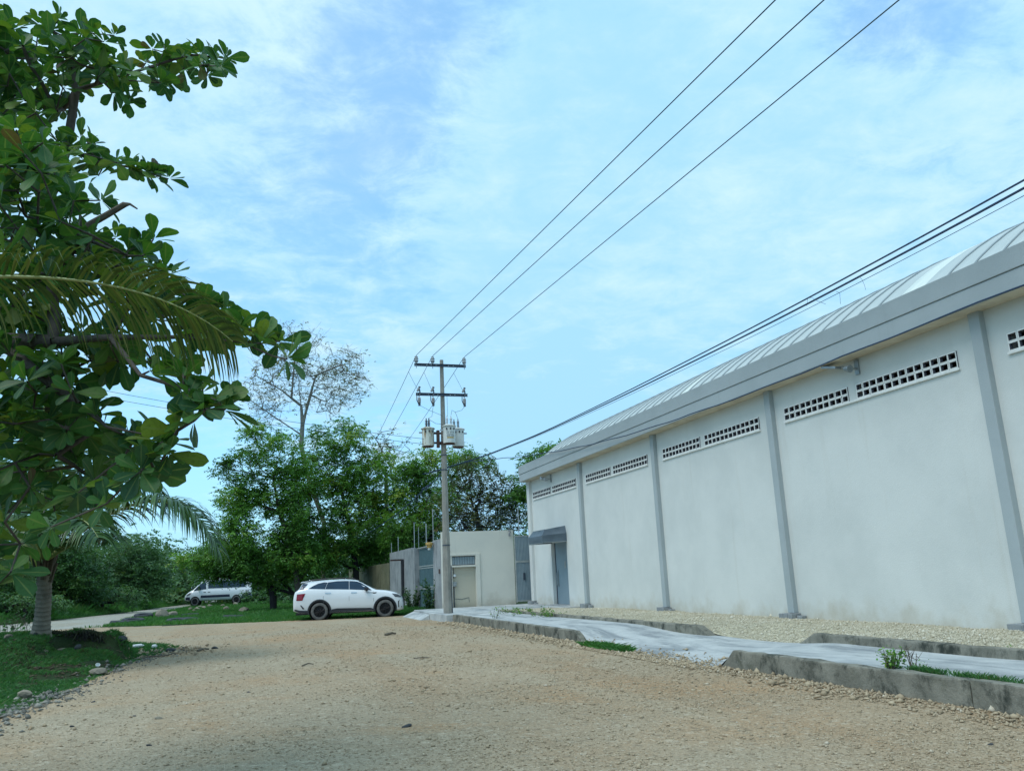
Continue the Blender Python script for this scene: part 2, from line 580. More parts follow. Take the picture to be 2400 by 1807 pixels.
M['beige_door'] = stucco_mat('beige_door_paint', (0.52, 0.48, 0.38), (0.46, 0.43, 0.35), (0.38, 0.34, 0.26), 0.2, 0.4, 0.3)
M['car_white'] = pmat('white_car_paint', (0.74, 0.76, 0.78), (0.71, 0.73, 0.75), 1.2, 0.22, spec=0.5, coat=0.7)
M['car_glass'] = pmat('dark_tinted_glass', (0.018, 0.040, 0.072), (0.014, 0.030, 0.055), 1.2, 0.08, spec=0.4)
M['car_black'] = pmat('black_plastic_trim', (0.022, 0.024, 0.03), (0.017, 0.018, 0.022), 4, 0.5)
M['car_seam'] = pmat('panel_gap', (0.16, 0.17, 0.18), (0.13, 0.14, 0.15), 4, 0.6)
M['car_red'] = pmat('red_lamp_lens', (0.26, 0.012, 0.028), (0.16, 0.01, 0.02), 6, 0.12)
M['car_lamp'] = pmat('dark_headlamp', (0.05, 0.055, 0.065), (0.12, 0.13, 0.14), 14, 0.1)
M['chrome'] = pmat('bright_metal', (0.55, 0.57, 0.59), (0.45, 0.47, 0.49), 6, 0.25, 0.9)
M['tyre'] = pmat('dusty_tyre_rubber', (0.085, 0.088, 0.088), (0.15, 0.145, 0.135), 7, 0.9, bump=0.3)
M['tyre_old'] = pmat('old_tyre_rubber', (0.025, 0.03, 0.038), (0.045, 0.05, 0.055), 5, 0.85, bump=0.3)
M['rim'] = pmat('gloss_black_alloy', (0.008, 0.009, 0.011), (0.012, 0.012, 0.014), 5, 0.45, spec=0.25)
M['van_blue'] = pmat('dark_blue_cladding', (0.018, 0.022, 0.055), (0.014, 0.017, 0.04), 4, 0.5)
M['soil'] = None


# ------------------------------------------------------------------ setting: ground sheets
def wloc(o):
    v = Vector((0, 0, 0))
    while o is not None:
        v = v + o.location
        o = o.parent
    return tuple(v)


def wbuild(mb, name, mat, parent, **kw):
    """build from world coordinates under an unrotated parent"""
    off = wloc(parent) if parent is not None else (0, 0, 0)
    mb.v = [(a - off[0], b - off[1], c - off[2]) for a, b, c in mb.v]
    return mb.build(name, mat, parent, **kw)


def sstep(x, a, b):
    t = np.clip((np.asarray(x, float) - a) / (b - a), 0, 1)
    return t * t * (3 - 2 * t)


def vnoise(x, y, s=1.0, seed=0):
    """cheap smooth value noise"""
    x = np.asarray(x, float) * s
    y = np.asarray(y, float) * s
    xi, yi = np.floor(x), np.floor(y)
    fx, fy = x - xi, y - yi
    fx, fy = fx * fx * (3 - 2 * fx), fy * fy * (3 - 2 * fy)

    def h(a, b):
        v = np.sin(a * 127.1 + b * 311.7 + seed * 74.7) * 43758.5453
        return v - np.floor(v)
    return (h(xi, yi) * (1 - fx) + h(xi + 1, yi) * fx) * (1 - fy) + (h(xi, yi + 1) * (1 - fx) + h(xi + 1, yi + 1) * fx) * fy


LOT = [(-3.15, -14), (-3.2, 9.0), (-3.08, 12.9), (-2.85, 14.2), (-2.68, 16.6), (-2.62, 18.6), (-2.45, 21.0), (-1.95, 23.2), (-1.75, 25.3), (-2.3, 27.0),
       (-3.4, 29.0), (-6.3, 32.0), (-9.6, 36.6), (-14.0, 40.5), (-9.0, 44.6), (-6.6, 44.4), (-4.3, 42.4), (-2.2, 41.1), (1.3, 39.35), (3.6, 38.9), (6.6, 38.2), (7.3, 36.5), (7.6, 28), (7.6, -14)]
ROAD = [(-14.2, 40.4), (-9.0, 44.2), (-6.6, 44.8), (-6.9, 54.5), (-6.4, 70), (-5.6, 84), (-4.4, 100), (-3, 125), (-6.5, 125), (-7.2, 99), (-9.0, 80), (-11.2, 66), (-14.2, 57.4), (-22, 51.5), (-40, 45), (-80, 36), (-80, 26), (-40, 33), (-24, 37)]


def in_poly(x, y, poly):
    x = np.asarray(x, float); y = np.asarray(y, float)
    c = np.zeros(x.shape, bool)
    n = len(poly)
    for i in range(n):
        x1, y1 = poly[i]; x2, y2 = poly[(i + 1) % n]
        if y1 == y2:
            continue
        c ^= ((y1 > y) != (y2 > y)) & (x < (x2 - x1) * (y - y1) / (y2 - y1) + x1)
    return c


def mound(x, y):
    x = np.asarray(x, float); y = np.asarray(y, float)
    wob = (vnoise(x, y, 1.3, 3) - 0.5) * 0.5
    right = sstep(-x, 2.62 + wob * 0.25, 3.05 + wob * 0.5)
    left = 1 - 0.45 * sstep(-x, 5.0, 7.2)
    front = sstep(y, 16.6 + wob, 22.0)
    back = 1 - sstep(y, 23.0 + wob, 24.1 + wob)
    notch = sstep(x, -4.5, -4.0)
    front = front * (1 - notch) + notch * (0.42 * front + 0.58 * sstep(y, 21.9, 22.5))
    z = 0.60 * right * left * front * back
    rough = (vnoise(x, y, 2.6, 5) - 0.5) * 0.14 + (vnoise(x, y, 7, 6) - 0.5) * 0.06
    return z + rough * sstep(z, 0.02, 0.25)


def ground_z(x, y):
    x = np.asarray(x, float); y = np.asarray(y, float)
    z = np.full(x.shape, -0.03)
    z = z + mound(x, y)
    bank = sstep(-x, 3.0, 4.2) * (1 - sstep(y, 28, 31)) * sstep(y, -20, -15)
    z = z + bank * (0.05 + 0.06 * vnoise(x, y, 0.7, 2))
    lawn = (~in_poly(x, y, LOT)) & (~in_poly(x, y, ROAD)) & (x < 6.5) & (y > 41)
    z = z + np.where(lawn, 0.035 + 0.05 * vnoise(x, y, 0.4, 8), 0)
    return z


def grid_sheet(name, xs, ys, zf, mat, kind='structure', smooth=True):
    X, Y = np.meshgrid(xs, ys)
    Z = zf(X, Y)
    v = np.stack([X.ravel(), Y.ravel(), Z.ravel()], 1)
    nx, ny = len(xs), len(ys)
    i = np.arange((ny - 1) * (nx - 1))
    r, c = i // (nx - 1), i % (nx - 1)
    a = r * nx + c
    f = np.stack([a, a + 1, a + nx + 1, a + nx], 1)
    o = link_mesh(name, arr_mesh(name, v, f, smooth), mat)
    return tag(o, kind=kind)


def soil_material():
    m, nt, p, o = new_mat('soil_and_turf')
    g = G(nt)
    pos = g.coord('World')
    col = g.mixc(g.rng(g.noise(pos, 0.9, 8, 0.65), 0.35, 0.65), (0.040, 0.062, 0.022), (0.026, 0.045, 0.018))
    col = g.mixc(g.rng(g.noise(pos, 2.6, 8, 0.7), 0.56, 0.74), col, (0.085, 0.075, 0.05))
    g.to(col, p.inputs['Base Color'])
    p.inputs['Roughness'].default_value = 0.95
    p.inputs['Specular IOR Level'].default_value = 0.1
    g.to(g.bump(g.noise(pos, 18, 6), 0.7, 0.05), p.inputs['Normal'])
    return m


M['soil'] = soil_material()
M['gravel'] = gravel_mat('gravel_lot', (0.410, 0.300, 0.190), (0.445, 0.270, 0.138), (0.400, 0.332, 0.232), (0.22, 0.17, 0.11), (0.58, 0.49, 0.36))
M['road'] = gravel_mat('pale_dirt_road', (0.36, 0.335, 0.27), (0.34, 0.27, 0.17), (0.40, 0.385, 0.33), (0.2, 0.19, 0.16), (0.5, 0.48, 0.42), 0.2, 0.6, 0.5)
M['gravel_pale'] = gravel_mat('pale_crushed_stone', (0.52, 0.47, 0.33), (0.50, 0.43, 0.28), (0.55, 0.51, 0.38), (0.26, 0.23, 0.16), (0.70, 0.65, 0.52), 0.5, 0.55, 0.4)


def axis(segs):
    out = []
    for a, b, s in segs:
        out += list(np.arange(a, b - 1e-6, s))
    out.append(segs[-1][1])
    return np.array(out)


xs = axis([(-900, -100, 100), (-100, -20, 5), (-20, -9, 1.0), (-9, -1.5, 0.12), (-1.5, 20, 2.0), (20, 100, 10), (100, 900, 100)])
ys = axis([(-300, -20, 40), (-20, 10, 2.0), (10, 27, 0.12), (27, 60, 1.0), (60, 120, 5), (120, 1200, 120)])
grid_sheet('ground', xs, ys, ground_z, M['soil'])


def poly_sheet(name, poly, z, mat, jit, seg=0.25, kind='structure', fixed=None):
    pts = []
    n = len(poly)
    for i in range(n):
        a = np.array(poly[i]); b = np.array(poly[(i + 1) % n])
        d = np.linalg.norm(b - a)
        k = max(1, int(d / seg)) if min(a[1], b[1]) > 0 and max(a[1], b[1]) < 60 and min(a[0], b[0]) > -20 else max(1, int(d / 2))
        nrm = np.array([-(b - a)[1], (b - a)[0]]) / max(d, 1e-6)
        for j in range(k):
            p = a + (b - a) * j / k
            q = (vnoise(p[0], p[1], 1.7, 4) - 0.5) * 1.2 + (vnoise(p[0], p[1], 5.5, 9) - 0.5) * 0.7
            if fixed is not None and fixed(p):
                q = 0
            p = p + nrm * float(q) * jit
            pts.append((p[0], p[1], z))
    me = bpy.data.meshes.new(name)
    me.from_pydata(pts, [], [tuple(range(len(pts)))])
    me.update()
    if me.polygons[0].normal.z < 0:
        me.flip_normals()
    return tag(link_mesh(name, me, mat), kind=kind)


poly_sheet('gravel_yard', LOT, 0.0, M['gravel'], 0.32, fixed=lambda p: p[0] > 6.9)
poly_sheet('dirt_road', ROAD, -0.006, M['road'], 0.45, 0.5)

# ------------------------------------------------------------------ pavement, kerbs, stone strip


def slab_z(x, y):
    x = np.asarray(x, float); y = np.asarray(y, float)
    dip_o = sstep(y, 19.3, 16.9) * sstep(y, 10.9, 12.5)
    dip_i = sstep(y, 18.5, 16.0) * sstep(y, 11.2, 13.0)
    zo = 0.25 - 0.245 * dip_o
    zi = 0.25 - 0.10 * dip_i
    t = sstep(x, 6.8, 9.0)
    wob = (vnoise(x, y, 0.8, 1) - 0.5) * 0.02
    return zo * (1 - t) + zi * t + wob * np.clip(t * 4, 0, 1)


sx = np.linspace(7.14, 9.04, 16)
sy = np.arange(-6, 29.61, 0.15)
grid_sheet('pavement', sx, sy, slab_z, M['slab'])
grid_sheet('ramp_lip', np.array([6.78, 6.9, 7.02, 7.14]), np.arange(11.8, 17.36, 0.15), lambda x, y: np.where(x < 7.1, np.minimum(slab_z(x, y), 0.03) * sstep(x, 6.78, 7.14) + 0.004, slab_z(x, y)), M['slab'])
ap = MB()
ap.prism([(7.0, 29.62), (12.13, 30.3), (12.13, 36.58), (6.9, 36.58), (6.7, 32.2), (6.75, 29.62)], 2, -0.05, 0.255)
tag(ap.build('apron', M['slab'], bevel=0.015), kind='structure')
ra = MB()
ra.add([(6.35, 32.3, 0), (6.69, 32.25, 0.0), (6.69, 32.25, 0.2), (6.4, 36.6, 0), (6.89, 36.58, 0), (6.89, 36.58, 0.2)], [(0, 2, 5, 3), (0, 1, 2), (3, 5, 4), (1, 4, 5, 2), (0, 3, 4, 1)])
tag(ra.build('apron_ramp', M['slab']), kind='structure')


def kerb(prof, x0, x1, joint=0.0):
    mb = MB()
    mb.prism(prof, 0, x0, x1)
    me = mb.mesh('kerb')
    bm = bmesh.new(); bm.from_mesh(me)
    bmesh.ops.recalc_face_normals(bm, faces=bm.faces)
    # chop along y and rough the surface so the edges chip
    y0 = min(v.co.y for v in bm.verts); y1 = max(v.co.y for v in bm.verts)
    yy = y0 + 0.18
    while yy < y1 - 0.1:
        bmesh.ops.bisect_plane(bm, geom=bm.verts[:] + bm.edges[:] + bm.faces[:], plane_co=(0, yy, 0), plane_no=(0, 1, 0))
        yy += 0.18
    ed = [e for e in bm.edges if len(e.link_faces) == 2 and e.calc_face_angle(0) > R(40) and min(e.verts[0].co.z, e.verts[1].co.z) > 0.02]
    bmesh.ops.bevel(bm, geom=ed, offset=0.022, segments=2, profile=0.6, affect='EDGES', clamp_overlap=True)
    for v in bm.verts:
        j = float(vnoise(v.co.y + v.co.x * 3, v.co.z * 3, 4.0, 2)) - 0.5
        k = float(vnoise(v.co.y, v.co.z * 4 + v.co.x, 11.0, 5)) - 0.5
        v.co.x += j * 0.018 + k * 0.012
        v.co.z += (k * 0.014 + j * 0.012) if v.co.z > 0.1 else 0
    bm.to_mesh(me); bm.free()
    return tag(link_mesh('kerb', me, M['kerb']), kind='structure')


kerb([(17.35, -0.06), (17.40, 0.0), (17.9, 0.25), (20.48, 0.255), (20.48, -0.06)], 6.99, 7.138)
kerb([(20.5, -0.06), (20.5, 0.256), (23.48, 0.258), (23.48, -0.06)], 6.975, 7.138)
kerb([(23.5, -0.06), (23.5, 0.256), (29.62, 0.258), (29.62, -0.06)], 6.985, 7.138)
kerb([(11.80, -0.06), (11.75, 0.0), (11.40, 0.262), (7.02, 0.272), (7.02, -0.06)], 6.99, 7.138)
kerb([(7.0, -0.06), (7.0, 0.272), (-6, 0.272), (-6, -0.06)], 6.98, 7.138)
kerb([(15.2, 0.05), (15.2, 0.15), (15.75, 0.335), (22.0, 0.33), (22.0, 0.05)], 8.862, 9.05)
kerb([(22.02, 0.05), (22.02, 0.33), (29.5, 0.31), (29.9, 0.256), (29.9, 0.05)], 8.862, 9.05)
kerb([(12.5, 0.05), (12.5, 0.12), (11.95, 0.365), (5.0, 0.36), (5.0, 0.05)], 8.862, 9.05)
kerb([(4.98, 0.05), (4.98, 0.36), (-6, 0.36), (-6, 0.05)], 8.862, 9.05)


def strip_z(x, y):
    x = np.asarray(x, float); y = np.asarray(y, float)
    dip = sstep(y, 16.3, 14.6) * sstep(y, 11.6, 12.9) * (1 - sstep(x, 9.0, 11.2))
    far = sstep(y, 26, 30.5)
    return 0.305 - 0.16 * dip + (vnoise(x, y, 1.1, 7) - 0.5) * 0.05 - 0.04 * far - 0.045 * sstep(x, 10.5, 11.7)


grid_sheet('gravel_strip', np.linspace(9.0, 12.25, 30), np.arange(-6, 31.0, 0.15), strip_z, M['gravel_pale'])

# ------------------------------------------------------------------ warehouse
WX = 12.14                     # wall face
PF = [35.7, 29.48, 23.25, 17.03, 10.8, 4.58, -1.64]      # far edge of each pilaster
PW = 0.225
VZ0, VZ1 = 4.80, 5.12
wh = thing('warehouse', 'long white rendered warehouse with gray pilasters, gray parapet and barrel vault roof', 'warehouse', (WX, 17.0, 0.25))


def vent_mesh(holes):
    """hollow block seen on its side: webs and flanges round its openings"""
    pitch = 0.205
    n = len(holes)
    mb = MB()
    L = pitch * n - 0.006
    h = 0.157
    x0, x1 = 0.0, 0.07
    mb.box(x0, x1, -L, 0, 0, 0.024)
    mb.box(x0, x1, -L, 0, h - 0.024, h)
    y = 0.0
    for k in range(n):
        wl = 0.024 if k == 0 else 0.017
        mb.box(x0 + 0.001, x1, -(k * pitch) - wl, -(k * pitch) + (0 if k == 0 else 0.017), 0.0241, h - 0.0241)
    mb.box(x0 + 0.001, x1, -L, -L + 0.024, 0.0241, h - 0.0241)
    return mb.mesh('vent_block')


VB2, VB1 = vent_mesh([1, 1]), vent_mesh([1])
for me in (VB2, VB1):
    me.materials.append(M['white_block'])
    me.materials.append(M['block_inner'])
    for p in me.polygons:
        # the sides of the openings get a darker colour than the outer face
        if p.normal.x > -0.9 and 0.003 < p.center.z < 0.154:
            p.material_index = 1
DOOR = (31.36, 33.17, 2.77)
for i in range(6):
    ya, yb = PF[i + 1], PF[i]         # bay from ya (near) to yb (far)
    pit = 0.205
    y_far = yb - 0.60
    y_g0 = y_far - 11 * pit
    y_g1 = y_g0 - 0.25
    y_near = y_g1 - 13 * pit
    x0, x1 = WX, WX + 0.2
    mb = MB()
    top = 5.95
    if i == 0:
        d0, d1, dz = DOOR
        mb.box(x0, x1, ya, d0, 0.0, VZ0 - 0.05)
        mb.box(x0, x1, d1, yb - 0.02, 0.0, VZ0 - 0.05)
        mb.box(x0, x1, d0, d1, dz, VZ0 - 0.05)
        # deep jambs of the doorway
        mb.box(x1, x1 + 0.12, d1, d1 + 0.1, 0.2, dz + 0.1)
        mb.box(x1, x1 + 0.12, d0 - 0.1, d0, 0.2, dz + 0.1)
    else:
        mb.box(x0, x1, ya, yb, 0.0, VZ0 - 0.05)
    ye = yb - 0.02 if i == 0 else yb
    mb.box(x0, x1, ya, ye, VZ1, top)
    mb.box(x0, x1, y_far, ye, VZ0 - 0.05, VZ1)
    mb.box(x0, x1, y_g1, y_g0, VZ0 - 0.05, VZ1)
    mb.box(x0, x1, ya, y_near, VZ0 - 0.05, VZ1)
    wp = wbuild(mb, 'wall_panel', M['white_wall'], wh)
    # thin projecting sill under the blocks
    s = MB()
    s.box(x0 - 0.045, x1 - 0.01, y_near - 0.02, y_far + 0.02, VZ0 - 0.048, VZ0 - 0.002)
    wbuild(s, 'vent_sill', M['white_block'], wp, bevel=0.008)
    off = wloc(wp)
    for (ys0, nh) in ((y_far, 11), (y_g1, 13)):
        for row in range(2):
            z = VZ0 + 0.001 + row * 0.159
            y = ys0 - 0.003
            k = 0
            seq = ([1] + [2] * 9) if row == 1 else [2] * 9
            left = nh
            for bk in seq:
                if left <= 0: break
                bk = min(bk, left)
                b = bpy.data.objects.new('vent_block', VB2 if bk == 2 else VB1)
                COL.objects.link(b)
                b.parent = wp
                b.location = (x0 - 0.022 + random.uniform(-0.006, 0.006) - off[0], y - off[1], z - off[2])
                y -= bk * pit
                left -= bk
# pilasters with a plinth block course each
for i, py in enumerate(PF):
    mb = MB()
    mb.box(12.015, WX + 0.02, py - PW - (0.12 if i == 0 else 0), py, 0.385, 5.655)
    pl = wbuild(mb, 'pilaster', M['corner_paint'] if i == 0 else M['gray_paint'], wh, bevel=0.012)
    for k in range(3):
        q = MB()
        y0 = py - PW - 0.10 + k * 0.165
        q.box(11.86 + random.uniform(0, 0.02), 12.13, y0 + 0.004, y0 + 0.161, 0.2, 0.384 + random.uniform(-0.012, 0.0))
        wbuild(q, 'plinth_block', M['plinth'], pl, bevel=0.012)
    q = MB()
    q.box(11.99, 12.13, py - PW - 0.30, py - PW - 0.115, 0.2, 0.33)
    wbuild(q, 'plinth_block', M['plinth'], pl, bevel=0.015)
# parapet: lower beam, upper course, cream soffit
mb = MB(); mb.box(11.72, 12.52, PF[6], 35.76, 5.66, 5.985)
wbuild(mb, 'eaves_beam', M['gray_paint'], wh, bevel=0.01)
mb = MB(); mb.box(11.70, 11.86, PF[6] - 0.01, 35.78, 5.992, 6.36)
wbuild(mb, 'parapet', M['gray_paint'], wh, bevel=0.012)
mb = MB(); mb.box(11.86, 22.9, 35.5, 35.77, 5.99, 6.355)
wbuild(mb, 'gable_parapet', M['gray_paint'], wh)
mb = MB(); mb.box(11.74, WX - 0.004, PF[6], 35.7, 5.645, 5.659)
wbuild(mb, 'soffit', M['cream_soffit'], wh)
# barrel roof of narrow standing-seam sheets
RC, RR = (17.5, 1.55), 7.0
a0, a1 = math.atan2(6.30 - RC[1], 12.45 - RC[0]), math.pi - math.atan2(6.30 - RC[1], 12.45 - RC[0])
pw = 0.638


def roof_panel_mesh():
    mb = MB()
    prof = [(0.0, 0.0), (0.03, 0.0), (0.034, 0.004), (0.21, 0.0), (0.225, 0.004), (0.25, 0.004), (0.265, 0.0), (0.41, 0.0), (0.425, 0.004), (0.45, 0.004), (0.465, 0.0), (0.637, 0.0)]
    n = 26
    vs, fs = [], []
    for i in range(n):
        a = a0 + (a1 - a0) * i / (n - 1)
        for (d, h) in prof:
            vs.append((RC[0] + math.cos(a) * (RR + h) - WX, -d, RC[1] + math.sin(a) * (RR + h) - 0.25))
    k = len(prof)
    for i in range(n - 1):
        for j in range(k - 1):
            fs.append((i * k + j, i * k + j + 1, (i + 1) * k + j + 1, (i + 1) * k + j))
    mb.add(vs, fs)
    return mb.mesh('roof_panel')


def seam_mesh():
    mb = MB()
    pts = []
    n = 26
    for i in range(n):
        a = a0 + (a1 - a0) * i / (n - 1)
        pts.append((RC[0] + math.cos(a) * (RR + 0.012) - WX, 0, RC[1] + math.sin(a) * (RR + 0.012) - 0.25))
    mb.tube(pts, 0.018, 4)
    return mb.mesh('roof_seam')


RP = roof_panel_mesh(); RP.polygons.foreach_set('use_smooth', np.ones(len(RP.polygons), bool))
RPC = RP.copy()
RP.materials.append(M['roof']); RPC.materials.append(M['roof_clear'])
SM = seam_mesh(); SM.materials.append(M['seam'])
k, y = 0, 35.48
while y > PF[6]:
    clear = k in (35, 20, 50)
    b = bpy.data.objects.new('roof_panel', RPC if clear else RP)
    COL.objects.link(b); b.parent = wh
    b.location = (0, y - 17.0, 0)
    if clear:
        b['label'] = 'cream translucent roof sheet'
    if not (k in (35, 36)):
        c = bpy.data.objects.new('roof_seam', SM)
        COL.objects.link(c); c.parent = b
        c.location = (0, 0.0, 0)
    y -= pw
    k += 1
# upstand closing the gap under the roof edge
for xa in (12.40, 22.54):
    mb = MB(); mb.box(xa, xa + 0.08, PF[6], 35.6, 5.98, 6.36)
    wbuild(mb, 'roof_upstand', M['gray_paint'], wh)
# gable ends and back wall
gab = [(12.5, 0.0)] + [(RC[0] + math.cos(a) * (RR - 0.03), RC[1] + math.sin(a) * (RR - 0.03)) for a in np.linspace(a0, a1, 20)] + [(22.5, 0.0)]
for (ya, yb) in ((35.45, 35.6), (PF[6] + 0.05, PF[6] + 0.2)):
    mb = MB(); mb.prism(gab, 1, ya, yb)
    wbuild(mb, 'gable_wall', M['white_wall'], wh)
mb = MB(); mb.box(22.5, 22.7, PF[6], 35.7, 0, 6.35)
wbuild(mb, 'rear_wall', M['white_wall'], wh)
# the door
d0, d1, dz = DOOR
mb = MB(); mb.box(WX + 0.17, WX + 0.22, d0 + 0.06, d1 - 0.0601, 0.29, dz + 0.05)
dr = wbuild(mb, 'door', M['door_gray'], wh, bevel=0.006)
dr['label'] = 'flat gray metal door'
mb = MB()
mb.box(WX + 0.15, WX + 0.235, d1 - 0.06, d1, 0.27, dz)
mb.box(WX + 0.15, WX + 0.235, d0, d0 + 0.06, 0.27, dz)
wbuild(mb, 'door_frame', M['steel_dark'], wh)
mb = MB(); yk = d1 - 0.24
mb.tube([(WX + 0.17, yk, 1.55), (WX + 0.10, yk, 1.55), (WX + 0.10, yk, 1.05), (WX + 0.17, yk, 1.05)], 0.022, 8)
mb.box(WX + 0.155, WX + 0.172, yk - 0.05, yk + 0.05, 0.98, 1.66)
wbuild(mb, 'handle', M['metal_gray'], dr)
mb = MB(); mb.box(WX + 0.163, WX + 0.1695, 31.95, 32.15, 1.72, 2.0)
wbuild(mb, 'door_patch', M['metal_gray'], dr)
mb = MB(); mb.box(WX - 0.15, WX + 0.2, d0 - 0.1, d1 + 0.1, 0.25, 0.285)
wbuild(mb, 'door_step', M['slab'], wh, bevel=0.01)
# awning over the door
aw = thing('awning', 'gray fabric box awning over the flat metal door of the warehouse', 'awning', (WX, 32.2, 2.72))
x_f, x_w = 11.12, WX - 0.003
ya, yb = 31.27, 33.0
zb, zm, zt = 2.73, 3.06, 3.37
vs, fs = [], []
def awn_grid(p00, p10, p01, p11, n, m, sag, nrm):
    base = len(vs)
    for j in range(m + 1):
        for i in range(n + 1):
            u, v = i / n, j / m
            p = (np.array(p00) * (1 - u) + np.array(p10) * u) * (1 - v) + (np.array(p01) * (1 - u) + np.array(p11) * u) * v
            wr = math.sin(u * math.pi) * math.sin(v * math.pi)
            q = sag * wr * (0.5 + 0.9 * float(vnoise(u * 5 + p00[0] * 3, v * 2, 1.6, 3)) + 0.35 * math.sin(u * 17 + v * 5))
            vs.append(tuple(p + np.array(nrm) * q))
    for j in range(m):
        for i in range(n):
            a = base + j * (n + 1) + i
            fs.append((a, a + 1, a + n + 2, a + n + 1))
A = {'b': [(x_f, yb, zb), (x_f, ya, zb), (x_w, ya, zb + 0.03), (x_w, yb, zb + 0.03)],
     'm': [(x_f - 0.03, yb, zm - 0.05), (x_f - 0.03, ya, zm - 0.05), (x_w, ya - 0.0, zm + 0.03), (x_w, yb, zm + 0.03)],
     't': [(x_f + 0.14, yb - 0.14, zt - 0.12), (x_f + 0.14, ya + 0.14, zt - 0.12), (x_w, ya + 0.12, zt + 0.02), (x_w, yb - 0.12, zt + 0.02)]}
awn_grid(A['b'][0], A['b'][1], A['m'][0], A['m'][1], 14, 5, 0.06, (-0.3, 0, 0))
awn_grid(A['m'][0], A['m'][1], A['t'][0], A['t'][1], 14, 4, 0.05, (0.4, 0, -0.3))
awn_grid(A['b'][1], A['b'][2], A['m'][1], A['m'][2], 12, 5, 0.06, (0, 0.5, 0))
awn_grid(A['m'][1], A['m'][2], A['t'][1], A['t'][2], 12, 4, 0.06, (0, 0.6, -0.2))
awn_grid(A['b'][3], A['b'][0], A['m'][3], A['m'][0], 6, 3, 0.03, (0, -0.3, 0))
awn_grid(A['m'][3], A['m'][0], A['t'][3], A['t'][0], 6, 3, 0.03, (0, -0.3, -0.2))
awn_grid(A['t'][0], A['t'][1], A['t'][3], A['t'][2], 12, 8, 0.05, (0, 0, -0.7))
mb = MB(); mb.add(vs, fs)
wbuild(mb, 'canopy', M['awning'], aw, smooth=True, angle=28)
mb = MB()
for pa, pb in ((A['b'][0], A['b'][1]), (A['b'][1], A['b'][2]), (A['b'][0], A['b'][3]), (A['t'][0], A['t'][1])):
    mb.tube([pa, pb], 0.016, 6)
wbuild(mb, 'frame', M['metal_gray'], aw)


# flood lights under the eaves
def flood(y, label, arm):
    t = thing('flood_light', label, 'flood light', (WX, y, 5.35), group='flood lights under the eaves')
    mb = MB(); mb.box(WX - 0.03, WX, y - 0.06, y + 0.06, 5.30, 5.62)
    wbuild(mb, 'bracket', M['metal_gray'], t)
    mb = MB(); mb.tube([(WX - 0.02, y, 5.42), (WX - 0.18, y + 0.05, 5.44), (WX - 0.28, y + 0.15, 5.50)], 0.022, 6)
    wbuild(mb, 'arm', M['metal_gray'], t)
    mb = MB()
    mb.lathe([(0.03, 0), (0.06, 0.06), (0.075, 0.16), (0.08, 0.2)], (0, 0, 0), 1, 12)
    if arm:
        # long slim visor
        mb.box(-0.085, 0.085, -0.62, -0.16, 0.0, 0.05)
    else:
        mb.box(-0.09, 0.09, -0.34, -0.14, -0.06, 0.05)
    q = Matrix.Translation((WX - 0.26, y + 0.12, 5.45)) @ Matrix.Rotation(R(180 if True else 0), 4, 'Z') @ Matrix.Rotation(R(-14), 4, 'X')
    mb.v = [tuple(q @ Vector(v)) for v in mb.v]
    wbuild(mb, 'lamp_head', M['steel_light'] if not arm else M['metal_gray'], t)


flood(32.7, 'small pale flood light under the eaves near the warehouse door', False)
flood(13.8, 'gray flood light with long visor above the widest vent row', True)


# ------------------------------------------------------------------ utility pole
PX, PY = 7.15, 31.1
pole = thing('utility_pole', 'tall tapered concrete utility pole with two steel crossarms beside the pavement corner', 'utility pole', (PX, PY, 0.25))
mb = MB(); mb.lathe([(0.168, 0.2), (0.150, 2.0), (0.118, 5.0), (0.09, 8.0), (0.075, 10.03)], (PX, PY, 0), 2, 8)
wbuild(mb, 'shaft', M['pole'], pole, smooth=True, angle=25)
for z, r in ((9.83, 0.082), (8.63, 0.09), (6.2, 0.112), (2.75, 0.145), (5.62, 0.118)):
    mb = MB(); mb.lathe([(r, z - 0.02), (r + 0.006, z - 0.02), (r + 0.006, z + 0.02), (r, z + 0.02)], (PX, PY, 0), 2, 12, False)
    wbuild(mb, 'band', M['steel_dark'], pole)


def arm(pxl, pxr, py, Y):
    a, b = onY(pxl, py - 1.0, Y), onY(pxr, py + 1.2, Y)
    z = (a[2] + b[2]) / 2
    mb = MB()
    mb.box(a[0], b[0], Y - 0.035, Y + 0.03, z - 0.055, z - 0.043)
    mb.box(a[0], b[0], Y - 0.035, Y + 0.03, z + 0.043, z + 0.055)
    mb.box(a[0], b[0], Y + 0.02, Y + 0.032, z - 0.043, z + 0.043)
    o = wbuild(mb, 'crossarm', M['steel_dark'], pole)
    for t in (0.03, 0.24, 0.32, 0.42, 0.66, 0.75, 0.97):
        q = MB(); q.box(a[0] + (b[0] - a[0]) * t - 0.022, a[0] + (b[0] - a[0]) * t + 0.022, Y + 0.012, Y + 0.019, z - 0.012, z + 0.012)
        wbuild(q, 'bolt', M['porcelain'], o)
    return z


